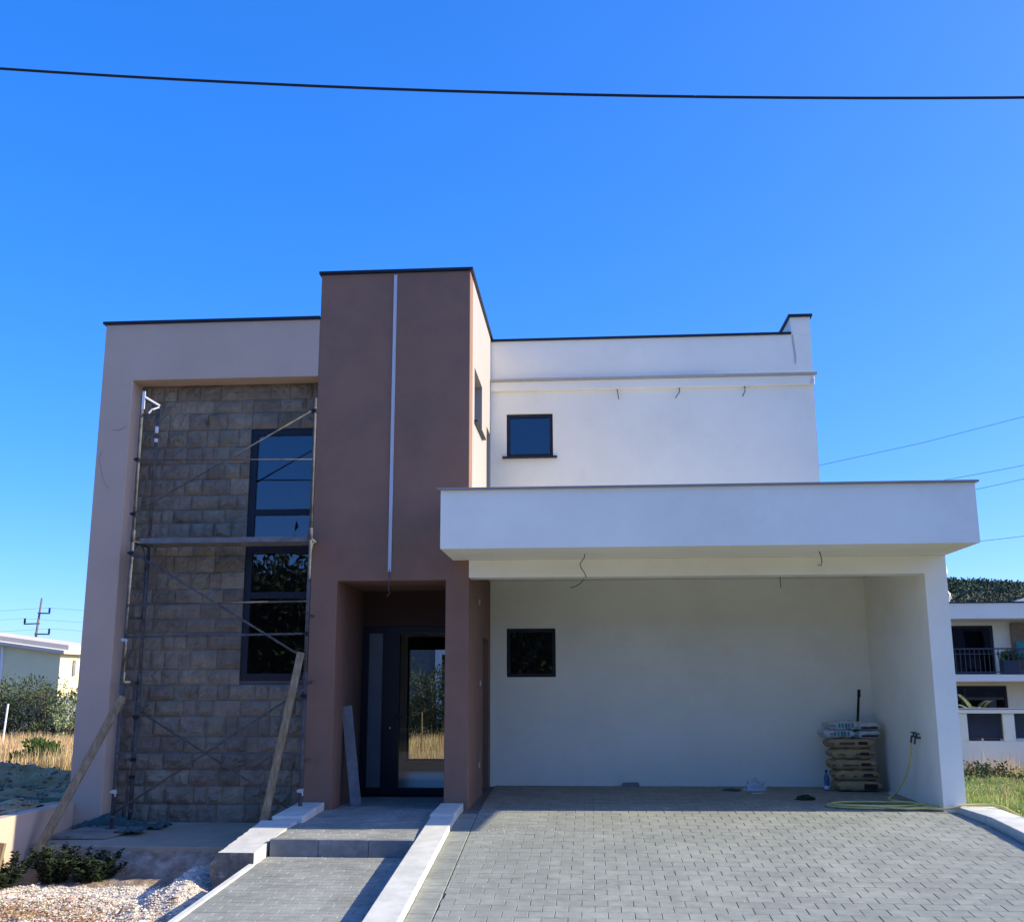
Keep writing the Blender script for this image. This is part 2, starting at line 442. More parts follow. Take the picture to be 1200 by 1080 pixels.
# riser of the step: cast kerb pieces set end to end
xs = [-3.185, -2.70, -2.20, -1.755]
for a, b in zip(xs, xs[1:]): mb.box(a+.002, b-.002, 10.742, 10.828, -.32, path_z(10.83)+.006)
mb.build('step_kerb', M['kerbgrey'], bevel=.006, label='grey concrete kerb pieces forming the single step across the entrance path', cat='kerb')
mb = MB(); 
n = 8
for k in range(n):
    ya = 6.3+(10.36-6.3)*k/n; yb = 6.3+(10.36-6.3)*(k+1)/n-.003
    slab_line(mb, -3.265, -3.205, ya, yb, path_z(ya)+.012, path_z(yb)+.012, .5)
mb.build('path_edging', M['kerb'], bevel=.006, label='thin pale concrete edging between the gravel and the lower entrance path', cat='kerb')

# concrete apron below the stone wall
mb = MB()
for k in range(1):
    mb.hexa([(-6.149,11.72,-.62),(-3.57,11.70,-.62),(-3.45,13.02,-.62),(-6.149,13.02,-.62),
             (-6.149,11.72,-.275),(-3.57,11.70,-.275),(-3.45,13.02,-.185),(-6.149,13.02,-.185)])
mb.build('concrete_apron', M['concrete'], bevel=.012, kind='structure')

# ------------------------------------------------------------------ kerbs
def sloped_block(mb, xa0, xb0, y0, z0, xa1, xb1, y1, z1, bottom):
    mb.hexa([(xa0,y0,bottom),(xb0,y0,bottom),(xb1,y1,bottom),(xa1,y1,bottom),(xa0,y0,z0),(xb0,y0,z0),(xb1,y1,z1),(xa1,y1,z1)])
def kz(y): return .02 + .0632*(y-11.82)
mb = MB()
cuts = [6.3, 8.9, 11.5, 11.86]
mb2 = []
for a, b in zip([6.3], [11.86]):
    sloped_block(mb, -1.765+kshear(a), -1.50+kshear(a), a, kz(a), -1.765, -1.50, b, kz(b), -.75)
mb.build('kerb_wall', M['kerb'], bevel=.01, label='long low pale concrete kerb wall between the entrance path and the driveway', cat='kerb wall')
mb = MB(); sloped_block(mb, -1.765, -1.50, 11.865, .055, -1.76, -1.495, 12.69, .085, -.3)
mb.build('kerb_block', M['kerb'], bevel=.01, label='short concrete kerb block against the brown pillar right of the front door', cat='kerb block')
mb = MB(); sloped_block(mb, -3.47, -3.13, 11.74, .04, -3.44, -3.13, 12.69, .085, -.3)
mb.build('kerb_block', M['kerb'], bevel=.01, label='short shaded concrete kerb block against the brown pillar left of the front door', cat='kerb block')
# rough block with ragged left edge
mb = MB()
ny = 46; nz = 6; prof = []
ya, yb = 10.38, 11.72
for j in range(ny+1):
    t = j/ny; y = ya+(yb-ya)*t
    zt = -.13 + (.0+.13)*t
    xr = -3.225 + .035*t
    rag = .016*noise.noise(Vector((0, y*11, 0))) + .012*noise.noise(Vector((3, y*31, 0)))
    xl = -3.57 + rag
    row = [(xr, y, -.62), (xr, y, zt)]
    for k in range(nz+1):
        z = zt - (k/nz)**1.3*.62*.8
        bulge = -.05*math.sin(min(1,k/nz*1.3)*math.pi)*1.0 + .03*noise.noise(Vector((1, y*6, z*9))) - .05*k/nz
        row.append((xl + (bulge if k else 0), y, z))
    row.append((xl-.03, y, -.62))
    prof.append(row)
m_ = len(prof[0])
for r_ in prof: mb.v += r_
for j in range(ny):
    for k in range(m_):
        a = j*m_+k; b = j*m_+(k+1) % m_
        mb.f.append((a, b, b+m_, a+m_))
mb.f.append(tuple(range(m_-1, -1, -1))); mb.f.append(tuple(ny*m_+k for k in range(m_)))
M['blockend'] = mat('rough_kerb_concrete', (.60,.59,.51), .9, .12, 8, .7, 60, second=(.55,.53,.48), sscale=3, bdist=.006)
mb.f = [tuple(reversed(f)) for f in mb.f]
ro = mb.build('rough_kerb_block', M['blockend'], label='sunlit concrete kerb block with ragged left edge beside the entrance step', cat='kerb block')
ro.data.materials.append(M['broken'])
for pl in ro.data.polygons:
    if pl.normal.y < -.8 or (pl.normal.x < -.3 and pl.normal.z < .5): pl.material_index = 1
# kerb right of the driveway
mb = MB()
for a, b in ((6.3, 9.0), (9.005, 11.9)):
    sloped_block(mb, 4.19, 4.53, a, drive_z(a)+.10, 4.16, 4.50, b, drive_z(b)+.085, -.9)
mb.build('kerb_wall', M['kerb'], bevel=.01, label='pale concrete kerb along the right edge of the driveway beside the grass', cat='kerb wall')
mb = MB(); sloped_block(mb, 4.16, 4.50, 11.905, .055, 4.03, 4.46, 13.3, .10, -.3)
mb.v = [v for v in mb.v]
mb.v[2] = (4.46,12.69,-.3); mb.v[3] = (4.05,12.69,-.3); mb.v[6] = (4.46,12.69,.08); mb.v[7] = (4.05,12.69,.08)
mb.build('kerb_block', M['kerb'], bevel=.008, label='thin concrete kerb slab in front of the right carport pillar', cat='kerb block')

# low plot wall running towards the street on the left
mb = MB(); mb.box(-6.30, -6.15, 6.3, 12.685, -.8, .075)
mb.build('garden_wall', M['greige'], bevel=.006, label='low greige rendered wall running out from the left corner of the house', cat='wall')

# ------------------------------------------------------------------ THE HOUSE
H = empty('house', (-1.4, 15.3, 0), 'modern flat roofed two storey house with brown entrance tower, stone clad recess and white carport', 'house')
def part(name, m, fn, parent=H, **kw):
    mb = MB(); fn(mb)
    sm = kw.pop('smooth', False); bv = kw.pop('bevel', 0)
    return mb.build(name, m, parent, smooth=sm, bevel=bv, **kw)
XL, XT0, XT1, XU, XC = -6.23, -3.39, -1.45, 3.40, 4.18
YF, YS, YB, YR = 12.7, 13.0, 15.47, 18.2
# left wing
part('portal_frame', M['greige'], lambda b: panelY(b, YF, 13.04, XL, XT0-.001, -.7, 6.03, [(-5.82, XT0, -.22, 5.27)]), bevel=.008)
part('side_wall', M['greige'], lambda b: panelX(b, XL, XL+.25, 13.04, YR, -.7, 6.03))
part('stone_backing', M['mortar'], lambda b: panelY(b, 13.045, 13.20, XL+.251, XT0, -.7, 5.6, [(-4.33, -3.42, 1.48, 4.67)]))
def cap_line(b, pts, w, h, z, over=.03):
    for (x0,x1,y0,y1) in pts: b.box(x0, x1, y0, y1, z, z+h)
part('roof_edge_flashing', M['cap'], lambda b: (b.box(XL-.035, XT0-.002, YF-.035, YF+.28, 6.031, 6.066), b.box(XL-.035, XL+.28, YF+.281, YR+.03, 6.031, 6.066)), bevel=.004)
part('flat_roof', M['capgrey'], lambda b: b.box(XL+.251, XT0-.01, 13.205, YR-.01, 5.62, 5.75))

# stone cladding: rock-faced blocks in random bond
def cladding(b):
    x0, x1, z0, z1 = -5.82, XT0, -.20, 5.268
    hx0, hz0, hz1 = -4.33, 1.48, 4.67
    z = z0; rnd = random.Random(5); k = 0
    hs = []
    while z < z1-.02:
        h = rnd.choice([.17,.19,.20,.21,.22,.24])
        if z < hz0 < z+h+.05 : h = hz0-z if hz0-z > .08 else h
        if z < hz1 < z+h+.05 : h = hz1-z if hz1-z > .08 else h
        h = min(h, z1-z)
        if z1-(z+h) < .08: h = z1-z
        segs = [(x0, x1)] if not (z+h/2 > hz0 and z+h/2 < hz1) else [(x0, hx0)]
        for (s0, s1) in segs:
            x = s0 + 0
            first = True
            while x < s1-.01:
                w = rnd.uniform(.14, .38)
                if first: w *= rnd.uniform(.4, 1); first = False
                if s1-(x+w) < .12: w = s1-x
                block(b, x, x+w, z, z+h, rnd)
                x += w
        z += h
def block(b, xa, xb, za, zb, rnd):
    g = .004; g = .002; xa += g; xb -= g; za += g; zb -= g
    nx = max(4, int((xb-xa)/.028)); nz = max(4, int((zb-za)/.028))
    proud = rnd.uniform(.012, .045); tx = rnd.uniform(-.03,.03); tz = rnd.uniform(-.03,.03); sd = rnd.random()*99
    n0 = len(b.v); yb_ = 13.035
    amp = rnd.choice([.02,.032,.045])
    for j in range(nz+1):
        for i in range(nx+1):
            u = i/nx; v = j/nz; x = xa+(xb-xa)*u; z = za+(zb-za)*v
            e = min(u*nx, (1-u)*nx, v*nz, (1-v)*nz)
            ed = 0 if e < .5 else (.6 if e < 1.5 else 1)
            p = proud*ed + (tx*(u-.5)+tz*(v-.5))*ed*.5 + ed*amp*noise.fractal(Vector((x*8, sd, z*8)), .62, 2.2, 5)
            b.v.append((x, yb_-.022-max(0, p), z))
    for j in range(nz):
        for i in range(nx):
            a = n0+j*(nx+1)+i; b.f.append((a, a+1, a+nx+2, a+nx+1))
    # sides back to the wall
    ring = [n0+i for i in range(nx+1)] + [n0+j*(nx+1)+nx for j in range(1, nz+1)] + \
           [n0+nz*(nx+1)+i for i in range(nx-1, -1, -1)] + [n0+j*(nx+1) for j in range(nz-1, 0, -1)]
    m0 = len(b.v)
    for r in ring: b.v.append((b.v[r][0], 13.05, b.v[r][2]))
    L = len(ring)
    for k in range(L):
        b.f.append((ring[k], m0+k, m0+(k+1) % L, ring[(k+1) % L]))
part('stone_cladding', M['stone'], cladding, label='rough grey brown stone blocks')

def window(x0, x1, y, z0, z1, fw=.05, bars=(), name='window', glass='glass', parent=H, depth=.07, sill=False, vbars=()):
    b = MB(); panelY(b, y, y+depth, x0+.002, x1-.002, z0+.002, z1-.002,
                     [(a+fw*.0, c, d, e) for a, c, d, e in _cells(x0+fw, x1-fw, z0+fw, z1-fw, bars, vbars, fw)])
    f = b.build(name, M['frame'], parent, bevel=.004)
    b = MB(); b.box(x0+fw*.6, x1-fw*.6, y+depth*.45, y+depth*.45+.012, z0+fw*.6, z1-fw*.6)
    b.build('pane', M[glass], f)
    if sill:
        b = MB(); b.box(x0-.06, x1+.06, y-.11, y-.004, z0-.028, z0-.001)
        b.build('sill', M['cap'], f, bevel=.004)
    return f
def _cells(x0, x1, z0, z1, bars, vbars, fw):
    zs = [z0]; 
    for z in sorted(bars): zs += [z-fw*.45, z+fw*.45]
    zs.append(z1)
    xs = [x0]
    for x in sorted(vbars): xs += [x-fw*.45, x+fw*.45]
    xs.append(x1)
    return [(xs[i], xs[i+1], zs[j], zs[j+1]) for i in range(0, len(xs), 2) for j in range(0, len(zs), 2)]
window(-4.33, -3.42, 13.03, 1.48, 4.67, .085, bars=(3.58, 2.53, 3.10))

# brown tower
part('tower_facade', M['brown'], lambda b: panelY(b, YF-.006, 13.0, XT0, XT1, -.3, 6.63, [(-3.06, -1.73, -.31, 2.665)]), bevel=.008)
part('entrance_reveal', M['brown'], lambda b: b.box(XT0+.02, -3.06, 13.001, 14.33, -.3, 2.72))
part('entrance_pillar', M['brown'], lambda b: panelX(b, -1.73, XT1, 13.001, YB+.3, -.3, 2.895, [(14.42, 15.22, .0, 2.04)]))
part('entrance_soffit', M['brown'], lambda b: b.box(-3.058, -1.732, 13.001, 14.2, 2.666, 2.80))
part('entrance_lintel', M['shadebrown'], lambda b: b.box(-3.058, -1.732, 14.201, 14.33, 2.19, 2.80))
part('side_door', M['frame'], lambda b: b.box(-1.66, -1.62, 14.425, 15.215, .02, 2.035), bevel=.004)
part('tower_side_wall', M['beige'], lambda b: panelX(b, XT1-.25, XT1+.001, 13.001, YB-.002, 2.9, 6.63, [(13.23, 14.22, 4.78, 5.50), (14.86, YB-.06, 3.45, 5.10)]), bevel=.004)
part('tower_left_wall', M['greige'], lambda b: b.box(XT0+.001, XT0+.2, 13.001, YR, 2.8, 6.63))
part('tower_flashing', M['cap'], lambda b: (b.box(XT0-.03, XT1+.035, YF-.04, YF+.26, 6.631, 6.668), b.box(XT1-.28, XT1+.035, YF+.261, YB+.36, 6.631, 6.668), b.box(XT0-.03, XT0+.22, YF+.261, YR, 6.631, 6.668)), bevel=.004)
part('tower_roof', M['capgrey'], lambda b: b.box(XT0+.201, XT1-.251, 13.001, YR-.01, 6.2, 6.35))
# slot window with reveal + metal sill
f = part('side_window', M['frame'], lambda b: b.box(-1.62, -1.57, 13.235, 14.215, 4.785, 5.495), bevel=.004)
part('sill', M['cap'], lambda b: b.box(-1.56, XT1+.05, 13.19, 14.27, 4.752, 4.779), parent=f, bevel=.003)
part('terrace_door', M['frame'], lambda b: b.box(-1.62, -1.57, 14.865, YB-.065, 3.46, 5.095), bevel=.004)
# light profile let into the facade, with its cable
def strip(b):
    b.box(-2.440, -2.435, YF-.018, YF-.007, 2.77, 6.60); b.box(-2.405, -2.400, YF-.018, YF-.007, 2.77, 6.60)
    b.box(-2.4345, -2.4055, YF-.012, YF-.0075, 2.77, 6.60)
lp = part('light_profile', M['profile'], strip)
part('cable', M['wire'], lambda b: b.tube([(-2.42,YF-.012,2.80),(-2.42,YF-.02,2.72),(-2.418,YF-.025,2.62),(-2.425,YF-.03,2.55),(-2.405,YF-.03,2.515),(-2.44,YF-.035,2.47)], .005, 6), parent=lp, smooth=True)

# front door set
def door_frame(b):
    panelY(b, 14.202, 14.29, -3.057, -1.735, .022, 2.188, [(-2.965, -2.775, .11, 2.10), (-2.545, -1.80, .11, 2.10)])
d = part('front_door', M['frame'], door_frame, bevel=.004, label='dark framed glazed front door with narrow frosted sidelight')
part('sidelight', M['frost'], lambda b: b.box(-2.975, -2.765, 14.235, 14.25, .10, 2.11), parent=d)
part('pane', M['doorglass'], lambda b: b.box(-2.555, -1.79, 14.235, 14.247, .10, 2.11), parent=d)
part('handle', M['black'], lambda b: (b.box(-2.615, -2.595, 14.13, 14.201, 1.00, 1.02), b.box(-2.615, -2.48, 14.125, 14.14, .998, 1.02)), parent=d, bevel=.002)
part('lock', M['clamp'], lambda b: b.box(-2.665, -2.648, 14.193, 14.2015, .855, .88), parent=d)

# hall behind the front door
part('hall_floor', M['innerfloor'], lambda b: b.box(XT0+.03, -1.74, 14.331, YR-.02, -.1, .028))
part('hall_ceiling', M['inner'], lambda b: b.box(XT0+.03, -1.74, 14.331, YR-.02, 2.75, 2.79))
part('hall_wall', M['inner'], lambda b: (b.box(XT0-.1, XT0+.029, 14.331, YR-.02, -.3, 2.79)))
part('hall_wall', M['inner'], lambda b: (b.box(-1.739, -1.735, 14.331, YR-.02, -.3, 2.79)))
part('rear_wall', M['inner'], lambda b: panelY(b, YR-.02, YR+.2, XL, XU, -.5, 6.0, [(-3.13, -1.80, .16, 2.22)]))
rw = window(-3.13, -1.80, YR+.05, .16, 2.22, .035, name='rear_window', glass='doorglass')
part('roller_shutter', M['frame'], lambda b: b.box(-3.10, -1.83, YR+.03, YR+.048, 2.0, 2.19), parent=rw)

# white wing
part('carport_back_wall', M['white'], lambda b: panelY(b, YB, YB+.3, XT1+.001, XC-.001, -.3, 3.3, [(-1.21, -.50, 1.525, 2.215)]), bevel=.004)
window(-1.21, -.50, YB+.03, 1.525, 2.215, .05)
part('added_dark_screen', M['louvre'], lambda b: b.box(-1.43, 3.05, 16.5, 16.6, -.1, 6.0))  # dark screen added behind the wing windows so their panes stay black
part('upper_wall', M['cream'], lambda b: panelY(b, YB+.0, YB+.3, XT1+.002, XU, 3.301, 6.58, [(-1.205, -.505, 4.765, 5.43)]))
window(-1.205, -.505, YB+.04, 4.765, 5.43, .05, sill=True)
part('roller_blind', M['louvre'], lambda b: b.box(-1.15, -.56, YB+.12, YB+.13, 5.22, 5.40))
part('upper_side_wall', M['cream'], lambda b: b.box(XU-.29, XU, YB+.301, YR, 3.301, 6.85))
part('side_parapet', M['cream'], lambda b: b.box(XU-.29, XU, YB-.004, YB+.3, 6.581, 6.85))
part('wing_roof', M['capgrey'], lambda b: b.box(XT1+.01, XU-.3, YB+.301, YR-.02, 6.1, 6.25))
part('parapet_flashing', M['cap'], lambda b: b.box(XT1+.003, XU-.291, YB-.035, YB+.33, 6.581, 6.615), bevel=.004)
part('side_parapet_flashing', M['cap'], lambda b: b.box(XU-.325, XU+.035, YB-.045, YR+.03, 6.851, 6.89), bevel=.004)
part('cornice', M['cream'], lambda b: b.box(XT1+.003, XU+.004, YB-.055, YB-.0015, 5.78, 5.925), bevel=.006)
part('cornice_flashing', M['ledge'], lambda b: b.box(XT1+.003, XU+.045, YB-.095, YB-.002, 5.926, 5.962), bevel=.004)
M['stain'] = mat('damp_stain', (.50,.47,.39), .9, .1, 6, .1, 60)
part('damp_stain', M['stain'], lambda b: b.add([(3.115,YB-.0035,6.57),(3.135,YB-.0035,6.58),(3.15,YB-.0035,6.40),(3.165,YB-.0035,6.22),(3.155,YB-.0035,6.10),(3.135,YB-.0035,6.14),(3.13,YB-.0035,6.30),(3.118,YB-.0035,6.45)],[(0,1,2,7),(7,2,6),(2,3,6),(6,3,5),(3,4,5)]))
part('mortar_patch', M['litter'], lambda b: b.add([(3.33,YB-.06,5.78),(3.38,YB-.062,5.79),(3.395,YB-.06,5.85),(3.37,YB-.063,5.87),(3.365,YB-.06,5.92),(3.35,YB-.062,5.86),(3.33,YB-.06,5.82),(3.36,YB-.056,5.84)],[(0,1,7),(1,2,7),(2,3,7),(3,4,7),(4,5,7),(5,6,7),(6,0,7)]))
# carport
part('carport_beam', M['white'], lambda b: b.box(XT1+.001, 3.926, YF-.003, YF+.28, 2.69, 2.899))
part('carport_side_wall', M['white'], lambda b: b.box(3.926, XC-.002, YF-.003, YB-.001, -.3, 2.899))
part('carport_slab', M['white'], lambda b: (b.box(-1.49, XC-.155, 11.705, YF-.008, 2.902, 3.06), b.box(XT1+.002, XC-.155, YF-.008, YB-.001, 2.902, 3.06)))
part('carport_parapet', M['white'], lambda b: (b.box(-1.64, XC, 11.548, 11.704, 2.90, 3.555), b.box(XC-.154, XC, 11.704, YB-.001, 2.90, 3.555), b.box(-1.64, -1.491, 11.704, YF-.01, 2.90, 3.555)))
part('terrace_floor', M['kerb'], lambda b: b.box(XT1+.01, XC-.151, 11.701, YB-.002, 3.061, 3.30))
part('carport_flashing', M['capgrey'], lambda b: (b.box(-1.68, XC+.035, 11.505, 11.73, 3.556, 3.578), b.box(XC-.18, XC+.035, 11.731, YB-.002, 3.556, 3.578), b.box(-1.68, -1.47, 11.731, YF-.01, 3.556, 3.578)), bevel=.003)
# wires hanging out of the walls for lamps not fitted yet
def wires(name, pts, r=.005, m='wire'):
    part(name, M[m], lambda b: b.tube(pts, r, 6), smooth=True)
wires('lamp_wire', [(-.04,12.2,2.91),(-.05,12.2,2.86),(-.10,12.19,2.79),(-.09,12.18,2.74),(-.05,12.18,2.68),(-.03,12.18,2.63)], .006)
wires('lamp_wire', [(2.62,12.2,2.91),(2.64,12.2,2.84),(2.645,12.2,2.78),(2.63,12.2,2.735),(2.60,12.2,2.755)], .006)
wires('lamp_wire', [(-.03,13.4,2.91),(-.05,13.4,2.76),(-.10,13.4,2.68),(-.18,13.4,2.63),(-.24,13.4,2.62)], .006)
wires('lamp_wire', [(2.38,13.4,2.91),(2.38,13.4,2.66),(2.385,13.4,2.60)], .006)
for (x, c) in ((.47,.02),(1.40,-.05),(2.37,-.03)):
    wires('lamp_wire', [(x,YB-.01,5.775),(x+.005,YB-.05,5.76),(x+.01+c*.2,YB-.055,5.70),(x+c,YB-.06,5.63),(x+c*1.2,YB-.05,5.615)], .007)
wires('lamp_wire', [(4.19,12.9,2.88),(4.235,12.9,2.80),(4.255,12.9,2.72),(4.22,12.9,2.65),(4.20,12.9,2.60)], .008, 'whiteplastic')
wires('lamp_wire', [(XC,12.75,2.50),(XC+.03,12.75,2.45),(XC+.04,12.75,2.40),(XC+.02,12.75,2.36),(XC+.035,12.75,2.46)], .008, 'whiteplastic')
for (y, z) in ((13.86,2.48),(14.02,1.44),(13.9,.42)):
    part('socket_stub', M['clamp'], lambda b: b.box(XT1+.0005, XT1+.02, y-.018, y+.018, z-.035, z+.035), bevel=.004)
wires('loose_wire', [(XL+.08,YF-.01,4.35),(XL+.05,YF-.02,4.25),(XL+.10,YF-.02,4.05),(XL+.16,YF-.02,3.9),(XL+.22,YF-.02,3.85)], .0018)
wires('loose_wire', [(XL+.20,YF-.01,4.62),(XL+.28,YF-.02,4.60),(XL+.38,YF-.02,4.66)], .0018)

# ------------------------------------------------------------------ scaffold
S = empty('scaffold', (-4.45, 12.63, -.2), 'narrow steel frame scaffold standing in front of the stone clad recess', 'scaffold')
XA, XB, YA, YBk = -5.55, -3.345, 12.42, 12.86
def sp(name, m, fn, **kw): return part(name, M[m], fn, parent=S, smooth=kw.pop('smooth', True), **kw)
for (x, y, z0, z1) in ((XA,YA,-.19,4.98),(XA+.02,YBk,-.17,4.92),(XB,YA,-.19,4.90),(XB,YBk,-.17,4.6)):
    def st(b, x=x, y=y, z0=z0, z1=z1):
        b.tube([(x,y,z0),(x,y,1.50)], .024, 12); b.tube([(x,y,1.50),(x+.004,y,3.20)], .022, 12); b.tube([(x+.004,y,3.2),(x+.004,y,z1)], .020, 12)
        b.tube([(x,y,1.44),(x,y,1.58)], .028, 12); b.tube([(x+.004,y,3.14),(x+.004,y,3.28)], .027, 12)
    s = sp('standard', 'steel', st)
    part('base_plate', M['steel'], lambda b, x=x, y=y, z0=z0: (b.box(x-.06,x+.06,y-.06,y+.06,z0,z0+.008), b.tube([(x,y,z0+.008),(x,y,z0+.14)],.014,8), b.tube([(x,y,z0+.12),(x,y,z0+.145)],.035,6)), parent=s)
for x in (XA, XB):           # arched end frames
    for zt in (1.46, 3.14):
        def fr(b, x=x, zt=zt):
            b.tube([(x,YA,zt),(x,YBk,zt)], .019, 10)
            b.tube([(x,YBk-.02,zt-.9),(x,YBk-.02,zt-.28)], .008, 6); b.tube([(x,YA+.02,zt-.9),(x,YA+.02,zt-.28)], .008, 6)
            for s_ in (0, 1):
                pts = []
                for k in range(8):
                    a = k/7*math.pi/2; ym = (YA+.02) if not s_ else (YBk-.02); sg = 1 if not s_ else -1
                    pts.append((x, ym+sg*.17*(1-math.cos(a)), zt-.30+.29*math.sin(a)))
                b.tube(pts, .012, 8)
            b.tube([(x,YA,zt-.9),(x,YBk,zt-.9)], .014, 8)
        sp('end_frame', 'steel', fr)
def rail(z0, z1, y=YA, xa=XA, xb=XB, r=.013, name='guardrail', m='steel'):
    sp(name, m, lambda b: b.tube([(xa,y-.03,z0),(xb,y-.03,z1)], r, 8))
rail(4.15, 4.12, r=.008); rail(1.99, 2.02, r=.013); rail(2.37, 2.40, r=.012); rail(.66, .66, r=.009)
rail(3.48, 4.75, name='diagonal_brace', r=.010, m='steel'); rail(3.03, 1.73, name='diagonal_brace', r=.013, m='steel')
rail(-.03, 1.38, name='diagonal_brace', r=.012)
sp('diagonal_brace', 'steel', lambda b: b.tube([(XA+.15,YBk-.03,1.06),(-4.9,YBk-.03,.78),(-3.98,YBk-.03,.24),(XB-.1,YBk-.03,-.1)], .011, 8))
def plk(b):
    for y0, y1 in ((12.44,12.635),(12.645,12.84)):
        b.box(-5.46, -3.37, y0, y1, 3.175, 3.182)
        b.box(-5.46, -3.37, y0, y0+.004, 3.12, 3.175); b.box(-5.46, -3.37, y1-.004, y1, 3.12, 3.175)
        b.box(-5.47, -5.46, y0, y1, 3.12, 3.18); b.box(-3.37, -3.36, y0, y1, 3.12, 3.18)
sp('scaffold_plank', 'plank', plk, smooth=False, bevel=.003)
for (x, z) in ((XA,1.96),(XA,.22),(XA,4.16),(XA,3.48),(XB,4.74),(XB,2.02),(XB,.24),(XB,1.30),(XA+.004,3.0)):
    sp('coupler', 'clamp' if z in (1.96,.22,.24) else 'black', lambda b: (b.tube([(x,YA,z-.022),(x,YA,z+.022)], .032, 10), b.box(x-.036,x+.036,YA-.045,YA-.028,z-.012,z+.012), b.tube([(x+.03,YA-.045,z),(x+.038,YA-.05,z-.05)], .007, 6)), smooth=False)
for (x, z) in ((XA+.02,1.05),(XA+.02,.55),(XA+.02,.35)):
    sp('coupler', 'black', lambda b: b.box(x-.03,x+.035,YBk-.05,YBk-.02,z-.02,z+.02), smooth=False)
def brk(b):
    b.beam((XA+.03,YA-.03,4.80),(XA+.03,YA-.03,5.03), .035, .012, (0,1,0))
    b.beam((XA+.04,YA-.03,4.96),(XA+.21,YA+.05,4.86), .03, .02)
    b.beam((XA+.20,YA+.05,4.84),(XA+.14,YA,4.80), .025, .015); b.beam((XA+.14,YA,4.81),(XA+.10,YA-.01,4.75), .02, .015)
sp('bracket', 'whiteplastic', brk, smooth=False, label='white bracket at the top left of the scaffold')
for ta, tb in ((4.60,4.69),(4.48,4.53)): sp('post_tape', 'whiteplastic', lambda b: b.tube([(XA+.024,YBk,ta),(XA+.024,YBk,tb)], .024, 8))

# timber props
mb = MB(); mb.beam((-5.50,12.36,1.30), (-6.02,11.62,-.36), .095, .035, (0,1,.2))
mb.build('timber_prop', M['wood'], bevel=.003, label='long weathered timber plank leaning on the left end of the scaffold', cat='timber', group='timber props against the scaffold')
mb = MB(); mb.beam((-3.385,12.355,1.80), (-3.66,11.95,-.25), .085, .035, (0,1,.2))
mb.build('timber_prop', M['wood'], bevel=.003, label='steep weathered timber plank leaning on the right end of the scaffold beside the brown pillar', cat='timber', group='timber props against the scaffold')

# grey slab leaning inside the entrance
mb = MB(); mb.beam((-2.845,13.10,.0), (-3.02,13.22,1.17), .13, .025, (0,1,.2))
mb.build('leaning_slab', M['kerbgrey'], bevel=.003, label='narrow grey stone slab leaning against the left side of the entrance recess', cat='slab')

# mixing board with netting at the scaffold foot
mb = MB(); mb.hexa([(-6.08,11.98,-.245),(-5.45,12.02,-.25),(-5.20,12.5,-.205),(-5.9,12.6,-.205),(-6.08,11.98,-.215),(-5.45,12.02,-.22),(-5.20,12.5,-.178),(-5.9,12.6,-.178)])
mb.build('mortar_board', M['board'], bevel=.004, label='flat dirty board lying under the left foot of the scaffold', cat='board')
mb = MB()
def net_z(x, y): return -.19+.06*max(0,noise.noise(Vector((x*7,y*7,2))))+.03*noise.noise(Vector((x*19,y*19,4)))+(.12 if y>12.62 else 0)*max(0,1-abs(x+5.75)/.35)
grid(mb, -6.1, -5.0, 60, 12.52, 12.88, 24, net_z)
mb.build('netting', M['cloth'], label='crumpled dark teal netting bunched on the apron behind the scaffold foot', cat='netting')
mb = MB(); grid(mb, -5.42, -5.12, 26, 12.18, 12.42, 20, lambda x,y: -.20+.05*abs(noise.noise(Vector((x*16,y*16,7)))))
mb.build('rag', M['cloth'], label='small crumpled teal rag at the right edge of the flat board', cat='rag')
# stump, pale offcuts
mb = MB(); mb.beam((-6.0,10.75,-.5), (-5.96,10.8,-.12), .09, .05, (0,1,.2))
mb.build('wooden_stake', M['wood'], bevel=.004, label='short broken wooden stake at the far left edge of the gravel', cat='stake')
spots = [(-5.02,11.52,.07,'broken pale board offcut standing at the edge of the apron'),(-4.60,11.45,.05,'small white offcut on the shaded gravel left of the middle'),(-4.25,11.42,.055,'flat white offcut on the shaded gravel nearest the kerb block')]
for (x, y, r, lb) in spots:
    mb = MB(); z = grav_z(x, y)
    mb.add([(x-r,y,z-.01),(x+r*.9,y-.02,z-.01),(x+r*.6,y+.03,z+r*.6),(x-r*.3,y+.02,z+r*1.1),(x-r*.8,y+.05,z-.01),(x+r*.7,y+.06,z-.01)],[(0,1,2,3),(3,2,5,4),(0,3,4),(1,5,2)])
    mb.build('offcut', M['litter'], label=lb, cat='offcut', group='offcuts on the gravel')

